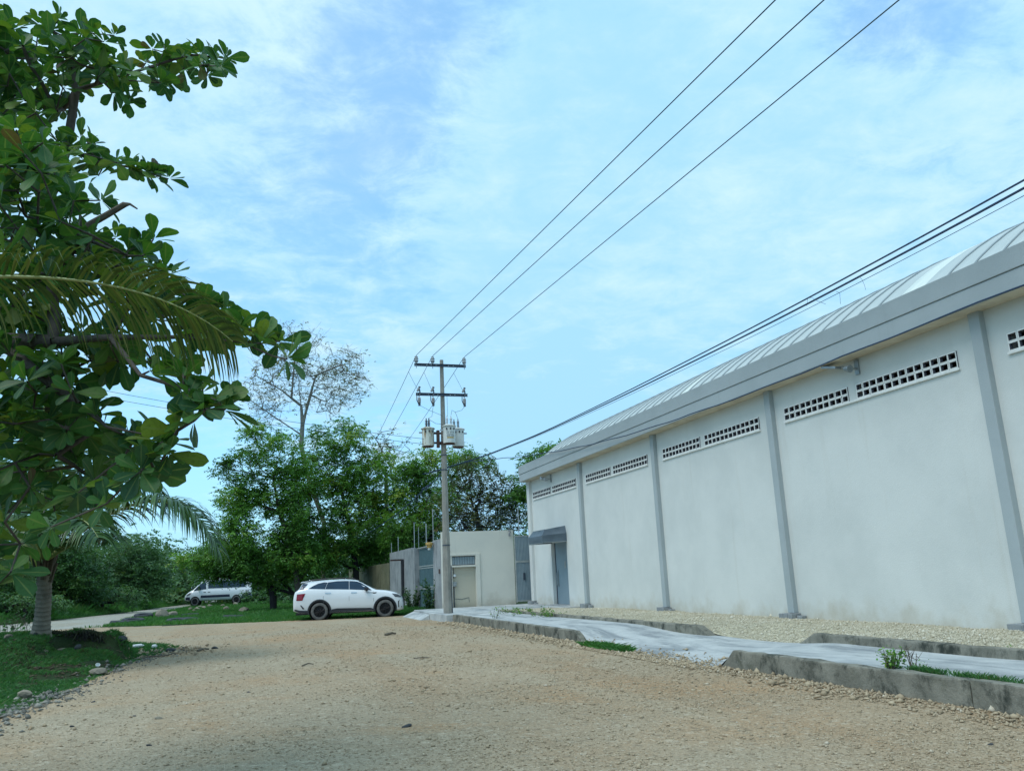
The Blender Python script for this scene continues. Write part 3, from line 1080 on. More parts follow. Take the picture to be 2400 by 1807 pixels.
AY = PY - 0.13
z1 = arm(971.3, 1092, 856.5, AY)
z2 = arm(975, 1096, 925, AY)
INS = []
for px in (975.5, 1013.8, 1087.6):
    x = float(onY(px, 845, AY)[0])
    INS.append(x)
    mb = MB()
    zb_ = z1 + 0.055
    mb.lathe([(0.025, 0), (0.03, 0.05), (0.062, 0.055), (0.05, 0.085), (0.035, 0.095), (0.085, 0.105), (0.078, 0.13), (0.055, 0.14), (0.055, 0.185), (0.085, 0.19), (0.078, 0.215), (0.05, 0.225), (0.04, 0.255), (0.055, 0.262), (0.055, 0.285), (0.02, 0.295), (0.02, 0.32)], (x, AY, zb_), 2, 12)
    io = wbuild(mb, 'insulator', M['porcelain'], pole, smooth=True, angle=50)
    for h in (0.055, 0.105, 0.19, 0.262):
        q = MB(); q.lathe([(0.06 if h in (0.055, 0.262) else 0.087, h - 0.012), (0.066 if h in (0.055, 0.262) else 0.09, h - 0.012), (0.066 if h in (0.055, 0.262) else 0.09, h + 0.006)], (x, AY, zb_), 2, 12, False)
        wbuild(q, 'shed', M['porcelain_dark'], io)
    q = MB(); q.tube([(x, AY, z1 - 0.14), (x, AY, z1 - 0.05)], 0.012, 6)
    wbuild(q, 'pin', M['steel_dark'], io)
ZI = z1 + 0.055 + 0.32
CUT = []
for px in (981, 1013.5, 1086.5):
    x = float(onY(px, 925, AY)[0])
    CUT.append(x)
    mb = MB(); y = AY - 0.06
    mb.tube([(x - 0.06, y, z2 + 0.10), (x + 0.02, y - 0.02, z2 + 0.25)], 0.042, 8)
    cu = wbuild(mb, 'fuse_cutout', M['ceramic_gray'], pole)
    q = MB(); q.tube([(x + 0.02, y - 0.02, z2 + 0.25), (x + 0.035, y - 0.02, z2 + 0.285)], 0.045, 8)
    q.tube([(x + 0.03, y, z2 + 0.18), (x + 0.05, y, z2 + 0.0), (x, y, z2 - 0.1)], 0.028, 6)
    wbuild(q, 'cutout_bracket', M['steel_dark'], cu)
    q = MB(); q.lathe([(0.03, -0.36), (0.065, -0.35), (0.055, -0.31), (0.065, -0.30), (0.055, -0.26), (0.065, -0.25), (0.055, -0.20), (0.065, -0.19), (0.03, -0.14)], (x + 0.01, y - 0.02, z2), 2, 10)
    wbuild(q, 'cutout_insulator', M['ceramic_gray'], cu)
    q = MB(); q.box(x - 0.03, x + 0.05, y - 0.06, y + 0.02, z2 - 0.48, z2 - 0.37)
    q.tube([(x - 0.08, y, z2 - 0.05), (x - 0.085, y, z2 - 0.25), (x - 0.01, y, z2 - 0.43)], 0.017, 6)
    wbuild(q, 'fuse_tube', M['porcelain_dark'], cu)


def sag(a, b, s, n=18):
    a, b = np.array(a, float), np.array(b, float)
    return [tuple(a + (b - a) * t + np.array([0, 0, -4 * s * t * (1 - t)])) for t in np.linspace(0, 1, n)]


def wire(name, pts, rad, label, mat='wire', group=None, sides=5, cat='power line'):
    mb = MB(); mb.tube(pts, rad, sides)
    o = mb.build(name, M[mat])
    return tag(o, label, cat, group)


FAR_B = [onX(1818, 0, 6.95), onX(1932, 0, 7.5), onX(2108, 0, 8.45)]
LAB = ['left', 'middle', 'right']
wl = ['bare overhead wire running from the outer insulator on the road end of the top crossarm',
      'bare overhead wire running from the middle insulator between shaft and crossarm tip',
      'bare overhead wire running from the insulator on the building end of the top crossarm']
wl2 = ['bare wire leaving the road end of the top crossarm and dropping towards the trees',
       'bare wire leaving the middle insulator of the top crossarm towards the trees',
       'bare wire leaving the building end of the top crossarm behind the shaft']
for i in range(3):
    A_ = np.array((INS[i], AY, ZI))
    B_ = FAR_B[i]
    D_ = A_ + (B_ - A_) * 1.75
    D_[2] += 0.5
    pts = [tuple(A_ + (B_ - A_) * t) for t in np.linspace(0, 1, 8)] + [tuple(B_ + (D_ - B_) * t) for t in (0.3, 0.6, 1.0)]
    wire('overhead_wire', pts, 0.0105, wl[i], group='three bare line wires towards the road')
    tgt = onY((690, 690, 690)[i], 1400, 200)
    e = np.array((INS[i] + 0.05 * 44 + 0.0, 75.0, ZI - 0.4))
    wire('overhead_wire', sag(A_, e, 0.35), 0.0105, wl2[i], group='three bare line wires towards the trees')
    # drop from the line to the cutout
    t0 = np.array((INS[i] + 0.05 * 2.0, AY + 2.2, ZI - 0.11))
    c = np.array((CUT[i] - 0.05, AY - 0.08, z2 + 0.17))
    mb = MB()
    mid = (t0 + c) / 2 + np.array((-0.02, -0.3, -0.18))
    mb.tube([tuple((1 - t) ** 2 * t0 + 2 * t * (1 - t) * mid + t * t * c) for t in np.linspace(0, 1, 9)], 0.007, 5)
    wbuild(mb, 'jumper_wire', M['wire'], pole)

# transformers: three cans on a bracket ring
mb = MB(); mb.lathe([(0.10, 6.62), (0.17, 6.62), (0.17, 6.72), (0.10, 6.72)], (PX, PY, 0), 2, 12, False)
for z in (6.68, 7.06):
    mb.box(PX - 0.45, PX + 0.45, PY - 0.04, PY + 0.04, z - 0.035, z + 0.035)
    mb.box(PX - 0.05, PX + 0.05, PY - 0.42, PY, z - 0.03, z + 0.03)
mb.box(PX - 0.29, PX - 0.18, PY - 0.14, PY - 0.02, 6.48, 7.16)
wbuild(mb, 'bracket', M['rust'], pole)


def transformer(x, y, z0, h, mat, label, style, text=False):
    t = thing('transformer', label, 'transformer', (x, y, z0), group='pole transformers')
    r = 0.235
    mb = MB(); mb.lathe([(r - 0.02, 0), (r, 0.015), (r, h - 0.03), (r, h)], (0, 0, 0), 2, 28)
    tk = mb.build('tank', M[mat], t, smooth=True, angle=50)
    mb = MB(); mb.lathe([(r + 0.035, h - 0.005), (r + 0.04, h + 0.02), (r + 0.02, h + 0.035), (r * 0.7, h + 0.075), (0.03, h + 0.095)], (0, 0, 0), 2, 28)
    mb.build('lid', M[mat], t, smooth=True, angle=50)
    mb = MB(); mb.lathe([(r - 0.03, -0.03), (r - 0.01, 0.0)], (0, 0, 0), 2, 24)
    mb.build('base_rim', M['rust'], t)
    bs = {'dark': ((-0.06, 0.0), (0.05, 0.03)), 'light': ((-0.07, 0.02), (0.1, 0.06)), 'gray': ((0.0, -0.05), (-0.14, 0.04))}[style]
    for bx, by in bs:
        mb = MB()
        prof = [(0.03, h + 0.06)]
        n = 5
        for k in range(n):
            zz = h + 0.09 + k * 0.055
            prof += [(0.03, zz), (0.062, zz + 0.008), (0.055, zz + 0.02), (0.03, zz + 0.03)]
        prof += [(0.02, h + 0.38), (0.025, h + 0.42), (0.01, h + 0.44)]
        mb.lathe(prof, (bx, by, 0), 2, 10)
        mb.build('bushing', M['porcelain_dark' if style == 'dark' else 'porcelain' if style == 'light' else 'ceramic_gray'], t)
    for k in range(3):
        an = R(-125 + k * 35)
        mb = MB(); cx_, cy_ = math.cos(an) * (r + 0.02), math.sin(an) * (r + 0.02)
        mb.box(cx_ - 0.022, cx_ + 0.022, cy_ - 0.022, cy_ + 0.022, h - 0.15, h - 0.08)
        mb.build('terminal', M['print'], t)
    for an in (R(180), R(0)):
        mb = MB(); cx_, cy_ = math.cos(an) * (r + 0.05), math.sin(an) * (r + 0.05)
        mb.box(cx_ - 0.07, cx_ + 0.07, cy_ - 0.02, cy_ + 0.02, h - 0.17, h - 0.11)
        mb.build('lug', M['steel_light'], t)

    def wrap(me, z, sc):
        xsv = [v.co.x for v in me.vertices]
        c0 = (min(xsv) + max(xsv)) / 2
        for v in me.vertices:
            a = (v.co.x - c0) * sc / r - math.pi / 2
            zz = z + v.co.y * sc
            v.co = (math.cos(a) * (r + 0.003), math.sin(a) * (r + 0.003), zz)
    if text:
        cu = bpy.data.curves.new('rating', 'FONT')
        cu.body = '25 kVA'
        cu.resolution_u = 3
        tmp = bpy.data.objects.new('rating', cu); COL.objects.link(tmp)
        dg = bpy.context.evaluated_depsgraph_get()
        me = bpy.data.meshes.new_from_object(tmp.evaluated_get(dg))
        bpy.data.objects.remove(tmp)
        wrap(me, 0.37, 0.11)
        me.materials.clear()
        link_mesh('rating_text', me, M['print'], t)
        for (z, hh, mt, wd) in ((0.325, 0.014, 'print_soft', 0.15), (0.255, 0.034, 'print_soft', 0.07), (0.175, 0.05, 'plate_yellow', 0.14)):
            for q0, q1 in (((-1.0, 1.0),) if wd != 0.07 else ((-1.0, -0.1), (0.15, 1.05))):
                mb = MB()
                m_ = 8
                wv = 0.15 if wd == 0.07 else wd
                vs = []
                for k in range(m_ + 1):
                    a = (q0 + (q1 - q0) * k / m_) * wv / r - math.pi / 2
                    for zz in (z, z + hh):
                        vs.append((math.cos(a) * (r + 0.004), math.sin(a) * (r + 0.004), zz))
                mb.add(vs, [(2 * k, 2 * k + 2, 2 * k + 3, 2 * k + 1) for k in range(m_)])
                mb.build('marking' if mt != 'plate_yellow' else 'rating_plate', M[mt], t)
    return t


transformer(PX - 0.60, PY + 0.06, 6.55, 0.68, 'tank_rust', 'rust streaked transformer can hanging on the road side of the utility pole', 'dark')
transformer(PX + 0.12, PY - 0.48, 6.58, 0.66, 'tank', 'pale transformer can with black lettering and yellow plate in front of the pole', 'light', True)
transformer(PX + 0.60, PY + 0.04, 6.53, 0.68, 'tank', 'plain pale transformer can hanging on the building side of the utility pole', 'gray')
mb = MB()
b = [(CUT[2], AY - 0.08, z2 - 0.48), (CUT[2] - 0.12, AY - 0.1, 7.95), (PX + 0.42, AY - 0.2, 7.85), (PX + 0.26, PY - 0.45, 7.9), (PX + 0.22, PY - 0.45, 7.7)]
mb.tube(b, 0.007, 5)
mb.tube([(PX + 0.42, AY - 0.2, 7.85), (PX + 0.55, PY, 7.8), (PX + 0.60, PY, 7.65)], 0.007, 5)
mb.tube([(CUT[1], AY - 0.08, z2 - 0.48), (CUT[1] - 0.04, AY, 7.7), (PX - 0.58, PY + 0.05, 7.66)], 0.007, 5)
mb.tube([(CUT[0], AY - 0.08, z2 - 0.45), (CUT[0] + 0.4, AY, 7.95), (PX - 0.05, PY - 0.1, 7.75)], 0.007, 5)
mb.tube([(PX - 0.55, PY + 0.05, 7.62), (PX - 0.3, PY, 7.45), (PX - 0.05, PY - 0.12, 7.40)], 0.008, 5)
mb.tube([(PX + 0.16, PY - 0.1, 8.6), (PX + 0.17, PY - 0.1, 7.8), (PX + 0.1, PY - 0.12, 7.4)], 0.006, 5)
wbuild(mb, 'jumper_wire', M['wire'], pole)
mb = MB(); mb.tube([(PX + 0.16, PY - 0.08, 0.26), (PX + 0.155, PY - 0.07, 2.0)], 0.016, 6)
wbuild(mb, 'conduit', M['steel_dark'], pole)

# heavy cables along the building and the lighter ones
CAT = [(64, 9.3), (52, 8.25), (39.14, 7.41), (31.06, 7.07), (23.56, 6.96), (15.36, 6.93), (8.94, 7.02), (2.0, 7.3), (-8, 8.0)]


def spline(pts, n):
    ts = np.array([p[0] for p in pts]); o = np.argsort(ts)
    t = np.linspace(ts.min(), ts.max(), n)
    x = np.interp(t, ts[o], np.array([p[1] for p in pts])[o])
    k = np.ones(5) / 5
    xp = np.pad(x, 2, mode='edge')
    xs_ = np.convolve(xp, k, 'valid')
    xs_[:2] = x[:2]; xs_[-2:] = x[-2:]
    return t, xs_


t_, z_ = spline(CAT, 70)
for (dx, dz0, dz1, rad, lab) in ((0.0, 0.03, 0.02, 0.017, 'thick dark blue cable above the parapet, topmost of the three strung along it'),
                                (0.0, 0.0, -0.10, 0.021, 'thick dark blue cable above the parapet, middle of the three strung along it'),
                                (0.05, -0.02, -0.19, 0.006, 'thin wire just under the two thick cables above the parapet')):
    pts = []
    for y, z in zip(t_, z_):
        s = float(sstep(y, 36, 10))
        pts.append((11.2 + dx, y, z + dz0 * (1 - s) + dz1 * s))
    wire('overhead_cable' if rad > 0.01 else 'overhead_wire', pts, rad, lab, 'cable' if rad > 0.01 else 'wire', 'cables strung along the warehouse')
SERV = [(60, 9.0), (46, 8.0), (38.98, 7.22), (34.72, 6.68), (29.32, 6.15), (25.84, 5.89), (23.06, 5.74), (18.44, 5.615), (16.23, 5.60), (13.29, 5.62), (10.3, 5.64), (5, 5.63), (-1.6, 5.63)]
t_, z_ = spline(SERV, 90)
wire('service_cable', [(11.62 + 0.01 * math.sin(y * 3.1), y, z + 0.012 * math.sin(y * 7)) for y, z in zip(t_, z_)], 0.016, 'twisted black service cable hung slackly under the eaves of the warehouse', 'cable', cat='cable')
p0 = np.array((PX - 0.62, PY - 0.1, 6.80))
for (pa, dz, lab) in ((onY(0, 880, 35.1), 0.0, 'upper of the two thin wires crossing from the broad-leaved tree to the transformers'),
                      (onY(0, 893, 35.1), -0.2, 'lower of the two thin wires crossing from the broad-leaved tree to the transformers')):
    e = p0 + (pa - p0) * 1.6
    e[2] += 1.2
    wire('overhead_wire', sag(p0 + np.array((0, 0, dz)), e, 0.55, 24), 0.009, lab, 'wire', 'thin wires left of the pole')
pa = np.array((7.1, 31.0, 5.62)); pb = onY(1004, 1137, 33.5); pc = onY(905, 1222, 44); pd = onY(820, 1270, 58)
cv = []
for seg in ((pa, pb), (pb, pc), (pc, pd)):
    cv += [tuple(seg[0] + (seg[1] - seg[0]) * t + np.array((0, 0, -0.1 * math.sin(t * math.pi)))) for t in (0, 0.25, 0.5, 0.75)]
wire('service_cable', cv, 0.02, 'black cable dropping from the pole below the transformers towards the dark trees', 'cable', cat='cable')
mb = MB(); mb.tube([tuple(pb + np.array((0.05, 0, -0.02))), tuple(pb + np.array((-0.25, 0.3, -0.14))), tuple(pb + np.array((-0.1, 0.1, -0.2))), tuple(pb + np.array((0.04, 0, -0.05)))], 0.022, 5)
tag(mb.build('cable_coil', M['cable']), 'small slack coil hanging on the black cable beside the pole', 'cable')
# scraps of string caught on the cables
for i, (pts, lab) in enumerate(((((1891, 718), (1893, 700), (1903, 697), (1912, 704), (1935, 713)), 'curled scrap of string on the cables, furthest along the roof'),
                              (((1960, 684), (1968, 686), (1969, 700), (1970, 713)), 'short scrap of string dangling from the cables between two curls'),
                              (((2010, 652), (2013, 648), (2020, 655), (2026, 668), (2029, 680)), 'hooked scrap of string dangling from the cables, nearest the viewer'))):
    mb = MB(); mb.tube([tuple(onX(px, py, 11.15)) for px, py in pts], 0.004, 4)
    tag(mb.build('string_scrap', M['wire']), lab, 'string', 'scraps of string on the cables')

# ------------------------------------------------------------------ boundary wall and gates
bw = thing('boundary_wall', 'cream rendered boundary wall with a walled-up doorway behind the utility pole', 'wall', (8.3, 36.6, 0.25))
BY, BX0, BX1, BZ = 36.6, 8.22, 11.57, 3.56
DX0, DX1, DZ0, DZ1 = 8.66, 9.74, 2.07, 2.47
mb = MB()
mb.box(BX0, DX0, BY, BY + 0.25, 0.1, BZ)
mb.box(DX0, DX1, BY, BY + 0.25, DZ1, BZ)
mb.box(DX1, BX1, BY, BY + 0.25, 0.1, BZ)
wbuild(mb, 'wall_face', M['boundary'], bw)
mb = MB()
mb.box(DX1 + 0.001, DX1 + 0.2, BY - 0.05, BY - 0.001, 0.2, 2.58)
mb.box(BX0 + 0.02, DX1, BY - 0.05, BY - 0.001, 2.49, 2.58)
mb.box(BX0 + 0.02, DX1, BY - 0.06, BY + 0.2, 1.99, DZ0)
wbuild(mb, 'door_surround', M['boundary'], bw, bevel=0.01)
mb = MB(); mb.box(DX0, DX1, BY + 0.14, BY + 0.2, 0.2, 1.985)
wbuild(mb, 'door', M['beige_door'], bw)
n = 9
for k in range(n):
    xa = DX0 + 0.01 + (DX1 - DX0 - 0.02) * k / n
    mb = MB(); mb.box(xa + 0.006, xa + (DX1 - DX0) / n - 0.008, BY + 0.06, BY + 0.09, DZ0 + 0.03, DZ1 - 0.03)
    wbuild(mb, 'louver', M['gate_gray'], bw, bevel=0.006)
mb = MB(); mb.box(DX0, DX1, BY + 0.12, BY + 0.16, DZ0, DZ1)
wbuild(mb, 'louver_backing', M['steel_dark'], bw)
mb = MB(); mb.tube([(8.74, BY + 0.1, 0.27), (8.74, BY + 0.1, 1.32)], 0.022, 6)
mb.tube([(8.74, BY + 0.1, 1.50), (8.73, BY + 0.1, 1.98)], 0.014, 6)
wbuild(mb, 'conduit', M['steel_dark'], bw)
mb = MB(); mb.box(8.68, 8.86, BY + 0.03, BY + 0.13, 1.16, 1.36)
wbuild(mb, 'meter_box', M['metal_gray'], bw, bevel=0.015)
mb = MB(); mb.lathe([(0.0, 0), (0.07, 0.0), (0.07, 0.09), (0.04, 0.11)], (8.78, BY + 0.08, 1.58), 2, 10)
wbuild(mb, 'meter', M['porcelain'], bw)
mb = MB(); mb.tube([(8.8, BY + 0.12, 0.62), (9.1, BY + 0.13, 0.60), (9.42, BY + 0.13, 0.66), (9.43, BY + 0.13, 0.45)], 0.008, 4)
wbuild(mb, 'loose_wire', M['wire'], bw)
mb = MB(); mb.tube([(11.35, BY - 0.06, 3.58), (11.42, BY - 0.08, 3.48), (11.36, BY - 0.08, 3.40), (11.38, BY - 0.07, 3.28)], 0.05, 6)
wbuild(mb, 'wall_lamp', M['ceramic_gray'], bw)
# gray side gate next to the warehouse corner
sg = thing('side_gate', 'narrow gray sheet metal gate between boundary wall and warehouse corner', 'gate', (11.85, 36.2, 0.33))
GX0, GX1, GY = 11.585, 12.45, 36.55
for (za, zb2) in ((0.42, 2.08), (2.18, 3.24)):
    nn = 11
    for k in range(nn):
        xa = GX0 + 0.05 + (GX1 - GX0 - 0.1) * k / nn
        mb = MB(); mb.prism([(xa, GY), (xa + 0.012, GY - 0.018), (xa + 0.038, GY - 0.018), (xa + 0.05, GY), (xa + (GX1 - GX0 - 0.1) / nn, GY), (xa + (GX1 - GX0 - 0.1) / nn, GY + 0.01), (xa, GY + 0.01)], 2, za, zb2)
        wbuild(mb, 'rib_sheet', M['gate_gray'], sg)
mb = MB()
mb.box(GX0, GX0 + 0.05, GY - 0.03, GY + 0.03, 0.33, 3.3)
mb.box(GX1 - 0.05, GX1, GY - 0.03, GY + 0.03, 0.33, 3.3)
for z in (0.36, 2.081, 3.245):
    mb.box(GX0 + 0.05, GX1 - 0.05, GY - 0.03, GY + 0.03, z, z + 0.06 if z < 2 else z + 0.095 if z < 3 else z + 0.055)
wbuild(mb, 'gate_frame', M['gate_frame'], sg)
mb = MB(); mb.box(11.95, 12.04, GY - 0.07, GY - 0.031, 1.3, 1.62)
wbuild(mb, 'lock', M['steel_dark'], sg)
# weathered road wall, gate, stained post
rw = thing('road_wall', 'weathered gray rendered wall with dark rain streaks beyond the utility pole', 'wall', (8.3, 44, 0))
mb = MB(); mb.box(8.225, 8.45, 36.86, 38.6, -0.05, 3.28)
wbuild(mb, 'gate_pier', M['old_wall'], rw)
mb = MB(); mb.box(8.15, 8.45, 42.8, 44.0, -0.05, 3.12)
wbuild(mb, 'gate_pier', M['old_wall'], rw)
mb = MB(); mb.box(8.25, 8.45, 44.0, 51.4, -0.05, 3.2)
wbuild(mb, 'wall_face', M['old_wall'], rw)
mb = MB(); mb.box(8.20, 8.249, 37.1, 37.35, 1.75, 1.95)
wbuild(mb, 'bracket', M['rust'], rw)
g_ = thing('yard_gate', 'dark green sheet metal gate with paired rails set in the weathered wall', 'gate', (8.4, 40.7, 0))
for (za, zb2) in ((0.05, 3.06),):
    for k in range(14):
        ya = 38.62 + 4.16 * k / 14
        mb = MB(); mb.prism([(8.38, ya), (8.365, ya + 0.03), (8.365, ya + 0.07), (8.38, ya + 0.10), (8.38, ya + 0.295), (8.4, ya + 0.295), (8.4, ya)], 2, za, zb2)
        wbuild(mb, 'rib_sheet', M['gate_green'], g_)
mb = MB()
for z in (1.052, 1.15, 2.052, 2.15, 3.022, 0.05):
    mb.box(8.36, 8.42, 38.61, 42.79, z, z + 0.045)
wbuild(mb, 'rail', M['gate_frame'], g_)
mb = MB(); mb.prism([(38.6, 3.07), (42.8, 3.07), (42.8, 3.12), (38.6, 3.12)], 0, 8.3, 8.42)
wbuild(mb, 'top_rail', M['gate_frame'], g_)
mw = thing('mossy_wall', 'old moss covered yellowish wall running back behind the white car', 'wall', (8.1, 60, 0))
mb = MB(); mb.prism([(8.22, 51.5), (8.42, 51.5), (8.2, 71), (7.98, 71)], 2, -0.05, 2.62)
wbuild(mb, 'wall_face', M['mossy_wall'], mw)
sp = thing('gate_post', 'black stained steel post with a short side arm standing against the weathered wall', 'post', (8.16, 46.7, 0))
mb = MB(); mb.box(8.10, 8.22, 46.4, 46.62, 0, 2.68)
wbuild(mb, 'post', M['rusty_post'], sp)
mb = MB(); mb.box(7.5, 8.2, 46.45, 46.57, 2.60, 2.69)
wbuild(mb, 'arm', M['rust'], sp)
al = thing('gate_lamp', 'small amber lamp on a bracket above the dark green gate', 'lamp', (8.15, 38.6, 2.95))
q = onX(1006, 1277, 8.02)
mb = MB(); mb.lathe([(0.13, 0.12), (0.17, 0.10), (0.17, 0.0), (0.12, -0.03), (0.11, -0.13)], tuple(q), 2, 12)
wbuild(mb, 'housing', M['amber'], al)
mb = MB(); mb.lathe([(0.08, -0.13), (0.07, -0.22), (0.03, -0.24)], tuple(q), 2, 10)
wbuild(mb, 'globe', M['lamp_glass'], al)
mb = MB(); mb.tube([(q[0], q[1], q[2] + 0.1), (8.25, q[1], q[2] + 0.12)], 0.025, 6)
wbuild(mb, 'bracket', M['steel_light'], al)
# fence posts with wires on top of the walls
ef = thing('wall_top_fence', 'thin steel posts and wires of the security fence along the wall tops', 'fence', (8.35, 40, 3.1))
for (px, pt, pb_, rad) in ((970, 1224, 1286, 0.02), (980, 1236, 1282, 0.013), (998, 1227, 1279, 0.026), (1014, 1192, 1265, 0.02), (932, 1258, 1286, 0.02), (916, 1272, 1292, 0.02)):
    a = onX(px, pt, 8.36); b = onX(px + 1.5, pb_, 8.36)
    mb = MB(); mb.tube([(8.36, b[1], min(b[2], 3.1) - 0.1), (8.36, b[1], a[2])], rad, 6)
    wbuild(mb, 'post', M['steel_light'], ef)
for (x, zt_) in ((8.4, 4.1), (11.9, 4.62)):
    mb = MB(); mb.tube([(x, BY + 0.12, BZ - 0.1 if x < 11.6 else 3.2), (x, BY + 0.12, zt_)], 0.022, 6)
    wbuild(mb, 'post', M['steel_light'], ef)
mb = MB()
for k in range(4):
    mb.tube([(8.4, BY + 0.12, 3.65 + 0.13 * k), (11.9, BY + 0.12, 3.72 + 0.22 * k)], 0.005, 4)
    mb.tube([(8.36, 38.7, 3.5 + 0.2 * k), (8.36, 43.5, 3.4 + 0.2 * k)], 0.005, 4)
wbuild(mb, 'wire', M['wire'], ef)


# ------------------------------------------------------------------ vehicles
class Loft:
    def __init__(self, zb, belt, top, W, Wr, xs):
        self.t = dict(zb=zb, belt=belt, top=top, W=W, Wr=Wr)
        self.xs = xs

    def g(self, k, x):
        p = self.t[k]
        return float(np.interp(x, [a for a, b in p], [b for a, b in p]))

    def sec(self, x):
        zb, be, tp, W, Wr = (self.g(k, x) for k in ('zb', 'belt', 'top', 'W', 'Wr'))
        zb = min(zb, be - 0.12)
        h = be - zb
        tp = max(tp, be + 0.02)
        return [(0, zb), (W * 0.86, zb), (W * 0.955, zb + h * 0.10), (W * 0.99, zb + h * 0.32), (W, zb + h * 0.60), (W * 0.99, zb + h * 0.82), (W * 0.955, zb + h * 0.95), (W * 0.925, be),
                (Wr + (W * 0.925 - Wr) * 0.35, be + (tp - be) * 0.58), (Wr, tp - min(0.08, (tp - be) * 0.25)), (Wr * 0.9, tp - min(0.035, (tp - be) * 0.12)), (Wr * 0.6, tp - 0.008), (0, tp)]

    def side(self, x, z):
        s = self.sec(x)[2:10]
        return float(np.interp(z, [p[1] for p in s], [p[0] for p in s]))

    def mesh(self, name):
        mb = MB()
        rings = []
        for x in self.xs:
            s = self.sec(x)
            ring = [(x, -y, z) for y, z in s] + [(x, y, z) for y, z in s[-2:0:-1]]
            rings.append(ring)
        n = len(rings[0])
        vs = [p for r in rings for p in r]
        fs = []
        for i in range(len(rings) - 1):
            for k in range(n):
                k2 = (k + 1) % n
                fs.append((i * n + k, i * n + k2, (i + 1) * n + k2, (i + 1) * n + k))
        fs.append(tuple(range(n)))
        fs.append(tuple((len(rings) - 1) * n + k for k in range(n))[::-1])
        mb.add(vs, fs)
        return mb

    def patch(self, poly, name, mat, parent, off=0.006, sides=(-1, 1), inset=0.0, thick=None, sub=5):
        """polygon in (x,z) laid on the body side; a mesh on each side"""
        for s in sides:
            bm = bmesh.new()
            vv = [bm.verts.new((p[0], 0, p[1])) for p in poly]
            bm.faces.new(vv)
            bmesh.ops.triangulate(bm, faces=bm.faces[:])
            bmesh.ops.subdivide_edges(bm, edges=bm.edges[:], cuts=sub, use_grid_fill=True)
            for v in bm.verts:
                v.co.y = s * (self.side(v.co.x, v.co.z) + off)
            bmesh.ops.recalc_face_normals(bm, faces=bm.faces[:])
            for f in bm.faces:
                if f.normal.y * s < 0:
                    f.normal_flip()
            me = bpy.data.meshes.new(name)
            bm.to_mesh(me); bm.free()
            link_mesh(name, me, mat, parent)

    def strip(self, pts, w, name, mat, parent, off=0.004, sides=(-1, 1)):
        for s in sides:
            mb = MB()
            vs, fs = [], []
            for i, (x, z) in enumerate(pts):
                a = np.array(pts[max(i - 1, 0)], float); b = np.array(pts[min(i + 1, len(pts) - 1)], float)
                d = (b - a) / max(np.linalg.norm(b - a), 1e-6)
                nx, nz = -d[1], d[0]
                for q in (-w / 2, w / 2):
                    xx, zz = x + nx * q, z + nz * q
                    vs.append((xx, s * (self.side(xx, zz) + off), zz))
            for i in range(len(pts) - 1):
                f = (2 * i, 2 * i + 1, 2 * i + 3, 2 * i + 2)
                fs.append(f if s < 0 else f[::-1])
            mb.add(vs, fs)
            mb.build(name, mat, parent)


def cut_arches(mb, name, mat, parent, centres, rad, y_in):
    me = mb.mesh(name)
    bm = bmesh.new(); bm.from_mesh(me)
    bmesh.ops.recalc_face_normals(bm, faces=bm.faces[:])
    bm.to_mesh(me); bm.free()
    o = link_mesh(name, me, mat)
    cut = []
    for (x, z) in centres:
        for s in (-1, 1):
            c = MB(); c.lathe([(rad, min(s * y_in, s * 1.6)), (rad, max(s * y_in, s * 1.6))], (x, 0, z), 1, 32)
            cm = c.mesh('cutter')
            b2 = bmesh.new(); b2.from_mesh(cm)
            bmesh.ops.recalc_face_normals(b2, faces=b2.faces[:])
            b2.to_mesh(cm); b2.free()
            co = link_mesh('cutter', cm, None)
            md = o.modifiers.new('b', 'BOOLEAN'); md.operation = 'DIFFERENCE'; md.object = co; md.solver = 'EXACT'
            cut.append(co)
    bpy.context.view_layer.update()
    dg = bpy.context.evaluated_depsgraph_get()
    nm = bpy.data.meshes.new_from_object(o.evaluated_get(dg))
    bpy.data.objects.remove(o)
    for c in cut:
        bpy.data.objects.remove(c)
    nm.name = name
    nm.materials.clear()
    nm.polygons.foreach_set('use_smooth', np.ones(len(nm.polygons), bool))
    try:
        nm.set_sharp_from_angle(angle=R(38))
    except Exception:
        pass
    return link_mesh(name, nm, mat, parent)


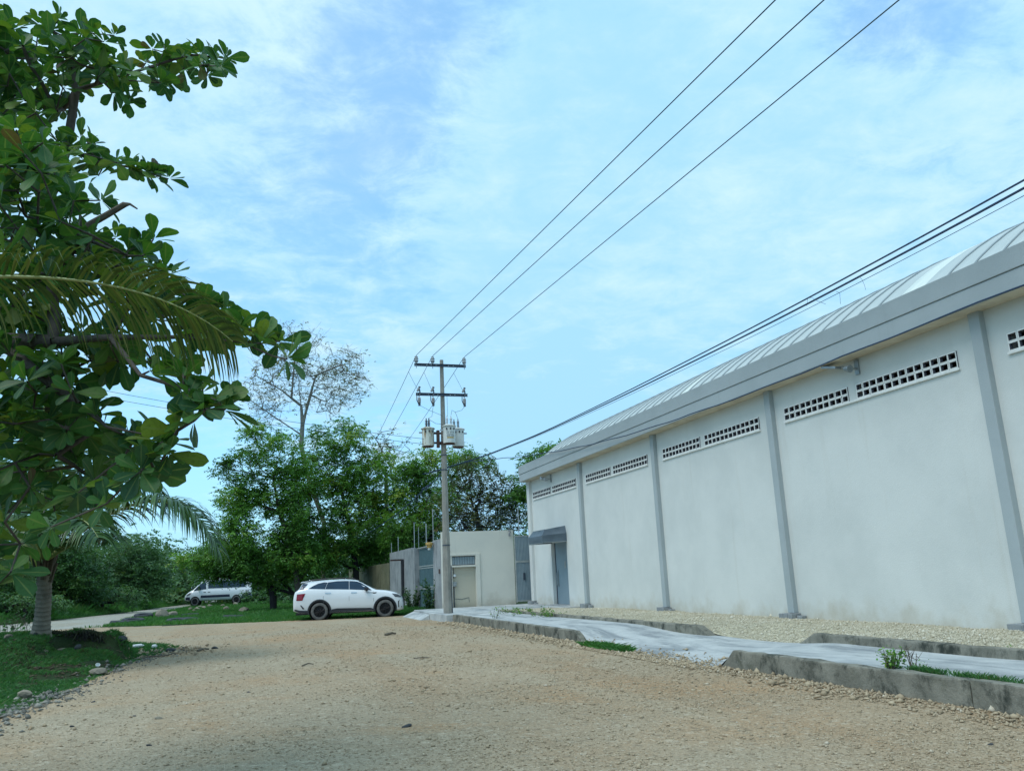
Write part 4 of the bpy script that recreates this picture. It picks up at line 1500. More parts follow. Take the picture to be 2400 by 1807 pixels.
def wheel(parent, x, y, r, wd, s, spokes=5, rim_mat='rim'):
    """s = +1/-1: which side the rim faces"""
    h = wd / 2
    mb = MB()
    prof = [(r * 0.66, h * 0.85), (r * 0.72, h), (r * 0.9, h * 1.02), (r * 0.975, h * 0.85), (r, h * 0.6), (r, -h * 0.6), (r * 0.975, -h * 0.85), (r * 0.9, -h), (r * 0.66, -h * 0.85)]
    mb.lathe(prof, (0, 0, 0), 1, 32, False)
    wo = bpy.data.objects.new('wheel', None)
    wo.empty_display_size = 0.1
    COL.objects.link(wo); wo.parent = parent; wo.location = (x, y, r)
    mb.build('tyre', M['tyre'], wo, smooth=True, angle=60)
    mb = MB()
    mb.lathe([(0.02, s * h * 0.45), (r * 0.67, s * h * 0.35)], (0, 0, 0), 1, 24, True)
    mb.lathe([(r * 0.60, s * h * 0.8), (r * 0.68, s * h * 0.9), (r * 0.68, s * h * 0.3), (r * 0.60, s * h * 0.3)], (0, 0, 0), 1, 28, False)
    mb.lathe([(0.0, s * h * 0.92), (r * 0.16, s * h * 0.9), (r * 0.18, s * h * 0.4)], (0, 0, 0), 1, 14, False)
    for k in range(spokes):
        for d in (-0.17, 0.17):
            a = 2 * math.pi * k / spokes + d
            a2 = 2 * math.pi * k / spokes + d * 1.5
            p = [(math.cos(a) * r * 0.12, math.sin(a) * r * 0.12), (math.cos(a2) * r * 0.64, math.sin(a2) * r * 0.64)]
            mb.tube([(p[0][0], s * h * 0.78, p[0][1]), (p[1][0], s * h * 0.78, p[1][1])], r * 0.052, 6)
    mb.build('rim', M[rim_mat], wo)
    return wo


def liner(parent, x, z, r, y_in, y_out, s):
    mb = MB()
    mb.lathe([(0.0, s * (y_in + 0.012)), (r - 0.006, s * (y_in + 0.012)), (r - 0.006, s * y_out)], (x, 0, z), 1, 28, False)
    mb.build('wheel_well', M['car_black'], parent)


# --- white SUV, local frame: x forward from the rear bumper, ground z = 0
suv_dir = np.array([2.85, -0.53]); suv_rz = math.atan2(suv_dir[1], suv_dir[0])
suv = thing('parked_suv', 'white seven seat SUV with black wheels parked at the yard edge', 'car', (0, 0, 0), suv_rz)
c0 = np.array([4.40, 37.79]); ax = np.array([math.cos(suv_rz), math.sin(suv_rz)])
ny_ = np.array([-math.sin(suv_rz), math.cos(suv_rz)])
org = c0 - ax * 2.558 + ny_ * 0.93
suv.location = (org[0], org[1], 0.0)
S_ = Loft(zb=[(0, 0.42), (0.3, 0.32), (0.9, 0.30), (4.2, 0.28), (4.6, 0.24), (4.78, 0.28)],
          belt=[(0.0, 1.00), (0.05, 1.20), (0.2, 1.29), (0.64, 1.32), (1.5, 1.285), (2.4, 1.235), (3.43, 1.14), (3.6, 1.125), (4.0, 1.07), (4.4, 0.97), (4.65, 0.84), (4.78, 0.62)],
          top=[(0.0, 1.02), (0.05, 1.23), (0.2, 1.32), (0.34, 1.585), (0.40, 1.635), (0.69, 1.665), (1.4, 1.705), (2.0, 1.71), (2.4, 1.69), (2.72, 1.635), (2.96, 1.54), (3.28, 1.35), (3.56, 1.19), (4.0, 1.145), (4.4, 1.05), (4.63, 0.93), (4.73, 0.80), (4.78, 0.65)],
          W=[(0, 0.80), (0.08, 0.88), (0.4, 0.935), (1.1, 0.95), (3.9, 0.95), (4.4, 0.91), (4.65, 0.82), (4.75, 0.72), (4.78, 0.66)],
          Wr=[(0, 0.72), (0.2, 0.70), (0.4, 0.61), (1.5, 0.65), (2.6, 0.65), (3.0, 0.66), (3.56, 0.78), (4.2, 0.76), (4.78, 0.52)],
          xs=[0.0, 0.03, 0.07, 0.14, 0.2, 0.27, 0.34, 0.40, 0.5, 0.69, 0.9, 1.15, 1.4, 1.7, 2.0, 2.25, 2.5, 2.72, 2.85, 2.96, 3.12, 3.28, 3.42, 3.56, 3.75, 3.98, 4.2, 4.4, 4.53, 4.63, 4.7, 4.75, 4.78])
WC = [(1.136, 0.366), (3.98, 0.366)]
cut_arches(S_.mesh('body'), 'body', M['car_white'], suv, WC, 0.455, 0.6)
for (x, z) in WC:
    for s in (-1, 1):
        liner(suv, x, z, 0.455, 0.6, 0.93, s)
        wheel(suv, x, s * 0.84, 0.366, 0.24, s)
        # black arch trim
        mb = MB()
        vs, fs = [], []
        nA = 22
        for k in range(nA + 1):
            an = R(-14 + 208 * k / nA)
            for rr in (0.440, 0.515):
                xx, zz = x + math.cos(an) * rr, z + math.sin(an) * rr
                vs.append((xx, s * (S_.side(xx, max(zz, 0.3)) + 0.014), zz))
            xx, zz = x + math.cos(an) * 0.44, z + math.sin(an) * 0.44
            vs.append((xx, s * (S_.side(xx, max(zz, 0.3)) - 0.10), zz))
        for k in range(nA):
            fs.append((3 * k, 3 * k + 1, 3 * k + 4, 3 * k + 3)); fs.append((3 * k, 3 * k + 3, 3 * k + 5, 3 * k + 2))
        mb.add(vs, fs)
        mb.build('arch_trim', M['car_black'], suv)
g4 = [(0.64, 1.345), (1.36, 1.300), (1.46, 1.585), (1.30, 1.60), (1.05, 1.555), (0.83, 1.46)]
g5 = [(1.375, 1.30), (2.405, 1.245), (2.385, 1.612), (1.9, 1.625), (1.475, 1.59)]
g6 = [(2.425, 1.245), (3.40, 1.165), (3.20, 1.33), (2.92, 1.50), (2.74, 1.575), (2.405, 1.61)]
for gp in (g4, g5, g6):
    S_.patch(gp, 'side_window', M['car_glass'], suv, 0.007)
S_.patch([(0.23, 1.315), (0.42, 1.325), (0.62, 1.56), (0.385, 1.575)], 'rear_window', M['car_glass'], suv, 0.008)
for xx, za, zb3 in ((1.30, 0.42, 1.29), (2.415, 0.40, 1.235), (3.48, 0.38, 1.12)):
    S_.strip([(xx + (0.06 if xx < 2 else 0), zb3), (xx, zb3 - 0.3), (xx, (za + zb3) / 2), (xx, za)], 0.012, 'door_gap', M['car_seam'], suv)
for xx, zz in ((1.50, 1.13), (2.62, 1.10)):
    S_.strip([(xx - 0.13, zz), (xx + 0.13, zz - 0.005)], 0.045, 'door_handle', M['chrome'], suv, 0.02)
S_.strip([(3.16, 1.075), (3.45, 1.065)], 0.018, 'fender_trim', M['car_black'], suv, 0.01)
S_.patch([(3.40, 1.075), (3.62, 1.070), (3.58, 1.03), (3.48, 1.022)], 'fender_trim', M['car_black'], suv, 0.01)
S_.patch([(1.66, 0.425), (1.90, 0.465), (3.35, 0.415), (3.5, 0.36), (3.5, 0.30), (1.62, 0.30)], 'rocker_trim', M['car_black'], suv, 0.012)
S_.patch([(0.06, 0.50), (0.30, 0.44), (0.66, 0.42), (0.66, 0.31), (0.3, 0.33), (0.06, 0.43)], 'bumper_trim', M['car_black'], suv, 0.012)
S_.patch([(0.14, 0.86), (0.40, 0.86), (0.40, 1.08), (0.53, 1.15), (0.16, 1.135)], 'tail_lamp', M['car_red'], suv, 0.012)
S_.patch([(0.30, 0.665), (0.36, 0.66), (0.50, 0.50), (0.43, 0.485)], 'bumper_vent', M['car_black'], suv, 0.01)
S_.patch([(4.28, 0.99), (4.50, 0.955), (4.68, 0.86), (4.66, 0.80), (4.42, 0.84)], 'headlamp', M['car_lamp'], suv, 0.012)
for pts in ([(4.57, 0.66), (4.57, 0.42)], [(4.55, 0.405), (4.72, 0.40)], [(4.60, 0.665), (4.74, 0.655)]):
    S_.strip(pts, 0.045, 'bumper_vent', M['car_black'], suv, 0.012)
mb = MB()
mb.box(3.08, 3.26, -1.10, -0.93, 1.17, 1.30); mb.box(3.12, 3.22, -0.95, -0.84, 1.14, 1.19)
mb.build('door_mirror', M['car_black'], suv, bevel=0.03)
mb = MB()
mb.box(3.08, 3.26, 0.93, 1.10, 1.17, 1.30); mb.box(3.12, 3.22, 0.84, 0.95, 1.14, 1.19)
mb.build('door_mirror', M['car_black'], suv, bevel=0.03)
for s in (-1, 1):
    mb = MB(); mb.tube([(0.62, s * 0.585, 1.665), (0.8, s * 0.60, 1.72), (1.4, s * 0.62, 1.748), (2.1, s * 0.62, 1.75), (2.45, s * 0.61, 1.725), (2.62, s * 0.60, 1.67)], 0.022, 6)
    mb.build('roof_rail', M['car_black'], suv)
mb = MB(); mb.add([(0.60, -0.012, 1.665), (0.72, -0.02, 1.675), (0.72, 0.02, 1.675), (0.60, 0.012, 1.665), (0.57, 0, 1.745)], [(0, 1, 4), (1, 2, 4), (2, 3, 4), (3, 0, 4), (0, 3, 2, 1)])
mb.build('roof_antenna', M['car_white'], suv)
mb = MB(); mb.prism([(0.26, 1.60), (0.32, 1.655), (0.60, 1.672), (0.60, 1.63)], 1, -0.60, 0.60)
mb.build('rear_spoiler', M['car_white'], suv, bevel=0.012)
# windscreen and tailgate glass
mb = MB()
for sta in ([2.80, 2.96, 3.12, 3.28, 3.46], [0.215, 0.28, 0.335]):
    vs, fs = [], []
    for x in sta:
        for y in np.linspace(-0.92, 0.92, 7):
            zt2 = S_.g('top', x); wr = S_.g('Wr', x)
            vs.append((x + (0.012 if x > 2 else -0.012), y * wr * 0.94, zt2 - 0.03 * abs(y) ** 3 + 0.006))
    for i in range(len(sta) - 1):
        for k in range(6):
            fs.append((i * 7 + k, i * 7 + k + 1, (i + 1) * 7 + k + 1, (i + 1) * 7 + k))
    mb.add(vs, fs)
mb.build('windscreen', M['car_glass'], suv)
mb = MB(); mb.box(4.755, 4.79, -0.5, 0.5, 0.55, 0.72)
mb.build('grille', M['car_black'], suv, bevel=0.01)
mb = MB(); mb.box(0.1, 4.6, -0.72, 0.72, 0.24, 0.33)
mb.build('underbody', M['car_black'], suv)

# --- white van with dark lower cladding
v0 = np.array(atD(509, 1416, 80))
van_az = math.atan2(v0[0], v0[1])
van_rz = math.pi - van_az + R(-5)          # side on, nose towards the road
van = thing('parked_van', 'white passenger van with dark blue lower cladding half hidden under a tree', 'van', (0, 0, 0), van_rz)
axv = np.array([math.cos(van_rz), math.sin(van_rz)])
VW = [(1.35, 0.36), (5.05, 0.36)]
o2 = v0[:2] - axv * 3.2
van.location = (o2[0], o2[1], 0.06)
van.scale = (1.02, 1.02, 1.12)
V_ = Loft(zb=[(0, 0.5), (0.2, 0.42), (5.6, 0.42), (5.98, 0.5)],
          belt=[(0, 1.2), (0.05, 1.32), (4.2, 1.32), (4.9, 1.24), (5.3, 1.16), (5.7, 1.02), (5.9, 0.9), (5.98, 0.8)],
          top=[(0, 1.3), (0.03, 1.9), (0.12, 2.28), (0.4, 2.36), (3.8, 2.36), (4.2, 2.25), (4.6, 1.95), (5.0, 1.60), (5.25, 1.36), (5.6, 1.20), (5.85, 1.02), (5.98, 0.85)],
          W=[(0, 0.96), (0.1, 1.0), (5.3, 1.0), (5.75, 0.93), (5.98, 0.75)],
          Wr=[(0, 0.88), (0.2, 0.86), (4.0, 0.86), (4.6, 0.84), (5.3, 0.84), (5.98, 0.6)],
          xs=[0, 0.03, 0.08, 0.15, 0.4, 0.8, 1.35, 2.0, 3.0, 3.8, 4.05, 4.25, 4.45, 4.65, 4.85, 5.05, 5.25, 5.45, 5.65, 5.8, 5.9, 5.98])
cut_arches(V_.mesh('body'), 'body', M['car_white'], van, VW, 0.43, 0.62)
for (x, z) in VW:
    for s in (-1, 1):
        liner(van, x, z, 0.43, 0.62, 0.97, s)
        wheel(van, x, s * 0.87, 0.35, 0.22, s, 6)
V_.patch([(0.62, 1.40), (0.52, 1.52), (0.50, 2.02), (3.92, 2.02), (3.92, 1.40)], 'side_window', M['car_glass'], van, 0.008)
V_.patch([(4.08, 1.36), (4.14, 1.92), (4.42, 1.93), (5.05, 1.42), (5.22, 1.22), (4.85, 1.28)], 'cab_window', M['car_glass'], van, 0.008)
V_.patch([(1.95, 0.84), (4.55, 0.84), (4.55, 0.64), (1.95, 0.64)], 'lower_cladding', M['van_blue'], van, 0.012)
V_.patch([(0.03, 0.86), (0.85, 0.84), (0.9, 0.45), (0.05, 0.5)], 'lower_cladding', M['van_blue'], van, 0.012)
V_.patch([(5.5, 0.74), (5.9, 0.74), (5.9, 0.52), (5.5, 0.46)], 'front_bumper', M['van_blue'], van, 0.012)
V_.patch([(5.35, 1.13), (5.55, 1.10), (5.86, 0.90), (5.75, 0.86), (5.5, 0.95)], 'headlamp', M['car_lamp'], van, 0.012)
for xx in (4.0, 2.2):
    V_.strip([(xx, 1.98), (xx, 1.3), (xx, 0.64)], 0.016, 'door_gap', M['car_seam'], van)
for xx in (3.82, 4.2):
    V_.strip([(xx - 0.11, 1.10), (xx + 0.11, 1.10)], 0.06, 'door_handle', M['print_soft'], van, 0.02)
V_.patch([(0.42, 1.15), (0.52, 1.15), (0.52, 1.02), (0.42, 0.96)], 'side_badge', M['print_soft'], van, 0.01)
V_.patch([(0.26, 1.15), (0.36, 1.15), (0.36, 1.0), (0.26, 1.0)], 'side_badge', M['print_soft'], van, 0.01)
mb = MB(); mb.box(4.62, 4.82, -1.2, -0.98, 1.3, 1.58)
mb.build('door_mirror', M['car_black'], van, bevel=0.03)
mb = MB(); mb.box(4.62, 4.82, 0.98, 1.2, 1.3, 1.58)
mb.build('door_mirror', M['car_black'], van, bevel=0.03)
mb = MB(); mb.box(-0.06, 0.04, -0.92, 0.92, 0.42, 0.72)
mb.build('rear_bumper', M['van_blue'], van, bevel=0.03)
mb = MB(); mb.box(-0.015, 0.03, 0.3, 0.8, 1.4, 2.05); mb.box(-0.015, 0.03, -0.8, -0.3, 1.4, 2.05)
mb.build('rear_window', M['car_glass'], van)


# ------------------------------------------------------------------ vegetation
M['bark'] = concrete_mat('tree_bark', (0.115, 0.10, 0.085), (0.07, 0.062, 0.055), (0.03, 0.028, 0.026), 2.0, 0.6)
M['bark_pale'] = concrete_mat('pale_bark', (0.25, 0.24, 0.21), (0.17, 0.165, 0.15), (0.08, 0.08, 0.075), 2.0, 0.5)
M['bark_dark'] = concrete_mat('dark_bark', (0.05, 0.045, 0.045), (0.03, 0.028, 0.03), (0.015, 0.014, 0.016), 2.0, 0.5)
M['leaf_mid'] = leaf_mat('leaf_mid_green', (0.048, 0.132, 0.028), (0.141, 0.319, 0.052), (0.318, 0.383, 0.065), 0.32, 0.5)
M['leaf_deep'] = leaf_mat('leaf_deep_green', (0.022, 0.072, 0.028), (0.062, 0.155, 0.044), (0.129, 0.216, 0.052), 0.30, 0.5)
M['leaf_olive'] = leaf_mat('leaf_olive', (0.042, 0.075, 0.030), (0.119, 0.145, 0.047), (0.208, 0.164, 0.059), 0.30, 0.55)
M['leaf_yellow'] = leaf_mat('leaf_yellowish', (0.087, 0.121, 0.035), (0.234, 0.225, 0.069), (0.286, 0.221, 0.065), 0.30, 0.55)
M['leaf_blue'] = leaf_mat('leaf_bush_green', (0.033, 0.092, 0.037), (0.092, 0.193, 0.070), (0.175, 0.248, 0.083), 0.30, 0.55)
M['grass'] = leaf_mat('grass_blade', (0.029, 0.113, 0.024), (0.072, 0.218, 0.039), (0.138, 0.207, 0.057), 0.3, 0.6)
M['grass_near'] = leaf_mat('bank_grass_blade', (0.026, 0.106, 0.035), (0.077, 0.221, 0.054), (0.121, 0.154, 0.055), 0.3, 0.6)
M['grass_dry'] = leaf_mat('dry_root_mat', (0.014, 0.015, 0.014), (0.035, 0.033, 0.028), (0.06, 0.07, 0.035), 0.15, 0.8)
M['stone'] = leaf_mat('loose_stone', (0.25, 0.19, 0.125), (0.46, 0.37, 0.25), (0.56, 0.50, 0.40), 0.0, 0.9, 0.15)
M['litter_brown'] = leaf_mat('leaf_litter', (0.05, 0.042, 0.03), (0.15, 0.12, 0.08), (0.34, 0.32, 0.27), 0.0, 0.9, 0.15)
M['stone_pale'] = leaf_mat('pale_crushed_pebble', (0.36, 0.32, 0.225), (0.56, 0.51, 0.39), (0.68, 0.65, 0.55), 0.0, 0.9, 0.15)
M['stone_gray'] = leaf_mat('gray_rubble', (0.12, 0.12, 0.105), (0.28, 0.265, 0.225), (0.40, 0.38, 0.32), 0.0, 0.9, 0.15)
M['rock'] = concrete_mat('field_rock', (0.28, 0.25, 0.19), (0.20, 0.18, 0.145), (0.13, 0.125, 0.11), 3, 0.7)
M['rock_dark'] = concrete_mat('dark_rock', (0.075, 0.08, 0.085), (0.05, 0.055, 0.06), (0.03, 0.03, 0.032), 3, 0.5)
M['dead_wood'] = concrete_mat('dead_wood', (0.17, 0.145, 0.11), (0.11, 0.095, 0.075), (0.05, 0.045, 0.04), 4, 0.5)
M['litter'] = pmat('white_plastic', (0.72, 0.74, 0.74), (0.62, 0.65, 0.65), 9, 0.4)
M['palm_bark'] = concrete_mat('palm_bark', (0.26, 0.235, 0.19), (0.19, 0.17, 0.14), (0.07, 0.065, 0.06), 2.5, 0.6, vertical=False)
M['palm_leaf'] = leaf_mat('palm_leaflet', (0.026, 0.077, 0.029), (0.081, 0.163, 0.039), (0.169, 0.195, 0.046), 0.28, 0.4)
M['palm_leaf_obj'] = leaf_mat('front_palm_leaflet', (0.044, 0.073, 0.024), (0.109, 0.146, 0.031), (0.173, 0.173, 0.060), 0.28, 0.4, random_obj=True)
M['rachis'] = pmat('palm_rachis', (0.36, 0.38, 0.15), (0.28, 0.31, 0.11), 8, 0.45)
M['rachis_dark'] = pmat('old_palm_stalk', (0.075, 0.075, 0.045), (0.045, 0.045, 0.035), 8, 0.6)
M['palm_fibre'] = pmat('palm_fibre', (0.105, 0.085, 0.055), (0.06, 0.05, 0.035), 12, 0.9, bump=0.5)


def unit(v):
    return v / np.maximum(np.linalg.norm(v, axis=-1, keepdims=True), 1e-9)


def leaf_quads(c, d, nrm, length, width, tint, fold=0.0):
    """rhombic leaves: c base points, d direction, nrm face normal"""
    s = unit(np.cross(d, nrm))
    L = length[:, None]; W_ = width[:, None]
    up = unit(np.cross(s, d))
    v = np.stack([c, c + d * L * 0.45 + s * W_ * 0.5 + up * W_ * fold, c + d * L, c + d * L * 0.45 - s * W_ * 0.5 + up * W_ * fold], 1)
    n = len(c)
    f = np.arange(4 * n).reshape(n, 4)
    return v.reshape(-1, 3), f, np.repeat(tint, 4)


def frusta(a, b, ra, rb, sides=5):
    d = unit(b - a)
    ref = np.where(np.abs(d[:, 2:3]) > 0.9, np.array([[1.0, 0, 0]]), np.array([[0, 0, 1.0]]))
    u = unit(np.cross(d, ref)); w_ = np.cross(d, u)
    an = np.arange(sides) * 2 * math.pi / sides
    ring = u[:, None, :] * np.cos(an)[None, :, None] + w_[:, None, :] * np.sin(an)[None, :, None]
    va = a[:, None, :] + ring * ra[:, None, None]
    vb = b[:, None, :] + ring * rb[:, None, None]
    n = len(a)
    v = np.concatenate([va, vb], 1).reshape(-1, 3)
    k = np.arange(sides); k2 = (k + 1) % sides
    q = np.stack([k, k2, k2 + sides, k + sides], 1)
    f = (q[None] + (np.arange(n) * 2 * sides)[:, None, None]).reshape(-1, 4)
    return v, f


def grow(seeds, targets, step=0.8, jit=0.12, sag=0.06, rng=RNG):
    """seeds: list of polylines (first begins at the root; others begin on an earlier one); targets: cluster points.
    Links every target to the nearest grown node. Returns points, parents."""
    P, par = [], []
    for li, line in enumerate(seeds):
        for i, p in enumerate(line):
            p = np.array(p, float)
            if i == 0:
                if li == 0:
                    P.append(p); par.append(-1)
                else:
                    A_ = np.array(P)
                    j = int(np.argmin(((A_ - p) ** 2).sum(1)))
                    last = j
                    continue
                last = len(P) - 1
                continue
            a = P[last]
            k = max(1, int(np.linalg.norm(p - a) / step))
            for t in range(1, k + 1):
                P.append(a + (p - a) * t / k); par.append(last if t == 1 else len(P) - 2)
                last = len(P) - 1
    cap = len(P) + len(targets) * 14
    A_ = np.zeros((cap, 3)); A_[:len(P)] = np.array(P)
    n = len(P)
    ns = n
    d0 = np.array([np.min(((A_[:n] - t) ** 2).sum(1)) for t in targets])
    tips = []
    for ti in np.argsort(d0):
        t = targets[ti]
        dd = A_[:n] - t
        dist = np.sqrt((dd ** 2).sum(1)) + 0.55 * np.maximum(dd[:, 2], 0)
        dist[0] += 3
        j = int(np.argmin(dist))
        a = A_[j].copy()
        k = min(12, max(1, int(np.linalg.norm(t - a) / step)))
        prev = j
        bend = rng.normal(0, jit, 3) * np.linalg.norm(t - a)
        for s in range(1, k + 1):
            q = s / k
            p = a + (t - a) * q + bend * math.sin(q * math.pi) + rng.normal(0, jit * 0.25, 3) * (q < 1)
            p[2] -= sag * math.sin(q * math.pi) * np.linalg.norm(t - a)
            A_[n] = p; par.append(prev); prev = n; n += 1
        tips.append(prev)
    return A_[:n], np.array(par), np.array(tips)


def limb_mesh(P, par, tips, r_base, r_tip, sides=6, pw_=0.72):
    n = len(P)
    cnt = np.zeros(n)
    cnt[tips] += 1
    for i in range(n - 1, 0, -1):
        if par[i] >= 0:
            cnt[par[i]] += cnt[i]
    cnt = np.maximum(cnt, 0.6)
    r = r_tip + (r_base - r_tip) * (cnt / cnt.max()) ** pw_
    # taper the trunk towards the root flare
    i = np.arange(1, n)
    a, b = P[par[i]], P[i]
    ra = np.minimum(r[par[i]], r[i] * 1.6)
    return frusta(a, b, ra, r[i], sides), r


def sprigs(C, n_per, leaflets, length, width, spread, rng, slen=0.45, droop=0.35, base_tint=None, thin=1.0):
    """feathery sprigs round each cluster centre"""
    m = len(C) * n_per
    c = np.repeat(C, n_per, 0) + rng.normal(0, 1, (m, 3)) * np.array(spread) * 0.5
    d = rng.normal(0, 1, (m, 3)); d[:, 2] = d[:, 2] * 0.5 + 0.1
    d = unit(d)
    t = np.repeat(np.linspace(0.15, 1.0, leaflets)[None], m, 0)
    pos = c[:, None, :] + d[:, None, :] * (t * slen)[..., None]
    pos[..., 2] -= droop * slen * t ** 2
    dd = np.repeat(d[:, None, :], leaflets, 1).copy()
    dd[..., 2] -= droop * 2 * t * 0.6
    side = unit(np.cross(d, np.array([0, 0, 1.0]) + rng.normal(0, 0.25, (m, 3))))
    sg = np.where(np.arange(leaflets) % 2 == 0, 1.0, -1.0)
    ld = unit(dd * 0.7 + side[:, None, :] * sg[None, :, None] * 0.9 + rng.normal(0, 0.25, (m, leaflets, 3)) - np.array([0, 0, 0.25]))
    nr = unit(np.array([0, 0, 1.0]) + rng.normal(0, 0.55, (m, leaflets, 3)))
    bt = (rng.random(len(C)) if base_tint is None else base_tint)
    tint = np.clip(np.repeat(np.repeat(bt, n_per)[:, None], leaflets, 1) * 0.75 + rng.random((m, leaflets)) * 0.3, 0, 1)
    N_ = m * leaflets
    ln = rng.uniform(0.7, 1.25, N_) * length
    keep = rng.random(N_) < thin
    return leaf_quads(pos.reshape(-1, 3)[keep], ld.reshape(-1, 3)[keep], nr.reshape(-1, 3)[keep], ln[keep], (ln * width / length * rng.uniform(0.8, 1.2, N_))[keep], tint.ravel()[keep], 0.12)


def tree(name, label, cat, Y, trunk, blobs, leaf='leaf_mid', bark='bark', r_base=0.25, dens=1.0, lsize=0.2, limbs=(), group=None, step=0.8, twiggy=0, thin=1.0, ncl=1.0, seed=1, ground=None, gapn=0.36, slen=0.45):
    rng = np.random.default_rng(seed * 101 + 7)
    pts = [onY(px, py, Y) for px, py in trunk]
    root = pts[0].copy()
    root[2] = float(ground_z(np.array([root[0]]), np.array([root[1]]))[0]) - 0.05 if ground is None else ground
    pts[0] = root
    lines = [pts] + [[onY(q[0], q[1], Y + (q[2] if len(q) > 2 else 0)) for q in l] for l in limbs]
    C = []
    s = Y / FPX
    for bl in blobs:
        bx, by, rx, ry = bl[:4]
        dy = bl[4] if len(bl) > 4 else 0
        c = onY(bx, by, Y + dy)
        k = max(4, int(ncl * math.pi * rx * ry / 150.0))
        u = unit(rng.normal(0, 1, (k, 3))) * (rng.random((k, 1)) ** (1 / 2.3))
        p = c + u * np.array([rx * s, (rx + ry) * 0.55 * s, ry * s])
        nz = vnoise(p[:, 0] + p[:, 1] * 0.7, p[:, 2] + p[:, 1] * 0.4, 1.1 / (s * 30), seed)
        C.append(p[nz > gapn])
    C = np.concatenate(C)
    C = C[C[:, 2] > root[2] + 0.15]
    t = thing(name, label, cat, root, group=group)
    P, par, tips = grow(lines, C, step, rng=rng)
    (v, f), r = limb_mesh(P, par, tips, r_base, 0.011 if twiggy else 0.010)
    if twiggy:
        # fine bare twigs off the outer branches
        tw_b = np.repeat(P[tips], twiggy, 0)
        dv = unit(rng.normal(0, 1, tw_b.shape) + np.array([0, 0, 0.15])) * rng.uniform(0.35, 1.0, (len(tw_b), 1))
        mid = tw_b + dv * 0.5 + rng.normal(0, 0.07, tw_b.shape)
        end = tw_b + dv + rng.normal(0, 0.12, tw_b.shape)
        v2, f2 = frusta(np.concatenate([tw_b, mid]), np.concatenate([mid, end]), np.full(2 * len(mid), 0.0095), np.full(2 * len(mid), 0.006), 4)
        f = np.concatenate([f, f2 + len(v)]); v = np.concatenate([v, v2])
        C = end[rng.random(len(end)) < 0.5]
    link_mesh('trunk', arr_mesh('trunk', v - root, f, True), M[bark], t)
    npc = max(1, int(round(10 * dens)))
    bt = np.clip(-0.15 + 1.3 * vnoise(C[:, 0] + C[:, 1] * 0.8, C[:, 2] + 0.3 * C[:, 1], 0.75, seed + 5) + rng.normal(0, 0.15, len(C)), 0, 1)
    lv, lf, lt = sprigs(C, npc, 7, lsize, lsize * 0.45, (0.55 * s * 30, 0.55 * s * 30, 0.38 * s * 30), rng, slen=slen, base_tint=bt, thin=thin)
    link_mesh('crown', arr_mesh('crown', lv - root, lf, False, lt), M[leaf], t)
    return t


BG = 'trees behind the parked car and walls'
tree('bare_tree', 'tall half bare tree with fine twigs rising above the green crowns', 'tree', 64,
     [(757, 1425), (758, 1320), (760, 1226), (722, 1118), (706, 1045), (709, 995), (706, 951), (700, 905)],
     [(640, 905, 70, 70), (700, 850, 90, 80), (790, 860, 75, 60), (830, 905, 45, 55), (690, 790, 60, 28), (620, 960, 50, 40), (760, 940, 60, 40)],
     'leaf_yellow', 'bark_pale', 0.19, 0.14, 0.18, limbs=[[(706, 951), (660, 915), (600, 880)], [(709, 985), (740, 880), (800, 855), (850, 850)], [(704, 930), (690, 850), (700, 790)], [(712, 1010), (640, 975), (590, 940)]], group=BG, twiggy=4, ncl=0.95, thin=0.7, seed=2, gapn=0.2, slen=0.3)
tree('leafy_tree', 'leafy tree with ragged outer sprays at the road end of the grove', 'tree', 57,
     [(702, 1425), (690, 1300), (655, 1200), (640, 1120)],
     [(640, 1060, 70, 55), (590, 1160, 75, 65), (560, 1255, 65, 60), (675, 1190, 65, 80), (548, 1105, 38, 22), (525, 1085, 24, 14), (600, 1010, 35, 22), (620, 1290, 75, 60), (575, 1075, 30, 25), (700, 1290, 60, 60), (690, 1110, 50, 50)],
     'leaf_mid', 'bark', 0.2, 1.35, 0.2, limbs=[[(640, 1120), (590, 1110), (545, 1100)], [(655, 1200), (600, 1180), (550, 1220)]], group=BG, seed=3)
tree('leafy_tree', 'dense bright green tree standing straight behind the white car', 'tree', 60,
     [(836, 1420), (834, 1330), (818, 1230), (800, 1150)],
     [(790, 1030, 80, 50), (740, 1110, 80, 70), (860, 1120, 90, 70), (800, 1210, 115, 85), (905, 1215, 70, 85), (710, 1250, 55, 65), (770, 1300, 90, 40), (890, 1300, 70, 40), (690, 1180, 45, 60), (820, 1300, 90, 50)],
     'leaf_mid', 'bark_dark', 0.24, 1.4, 0.2, group=BG, seed=4)
tree('thin_tree', 'sparse yellowish tree peeping out between two denser crowns', 'tree', 68,
     [(905, 1410), (905, 1250), (905, 1120)], [(905, 1045, 62, 42), (880, 1090, 40, 30), (930, 1100, 40, 40)],
     'leaf_yellow', 'bark', 0.16, 0.5, 0.19, group=BG, twiggy=1, seed=5, gapn=0.4)
tree('leafy_tree', 'mid green tree directly behind the utility pole and transformers', 'tree', 57,
     [(1010, 1405), (1008, 1300), (1012, 1200)],
     [(985, 1090, 50, 45), (1060, 1080, 65, 42), (955, 1140, 50, 60), (1030, 1160, 80, 60), (990, 1230, 70, 60), (1118, 1080, 38, 28), (940, 1240, 50, 60)],
     'leaf_mid', 'bark_dark', 0.2, 1.25, 0.19, group=BG, seed=6)
tree('olive_tree_crown', 'dull olive tree with bare twigs above the cream boundary wall', 'tree', 50,
     [(1130, 1400), (1125, 1260), (1115, 1190)],
     [(1110, 1130, 70, 55), (1170, 1165, 60, 60), (1075, 1195, 60, 50), (1150, 1225, 90, 45), (1060, 1235, 50, 35)],
     'leaf_olive', 'bark_dark', 0.18, 0.62, 0.18, group=BG, twiggy=2, seed=7)
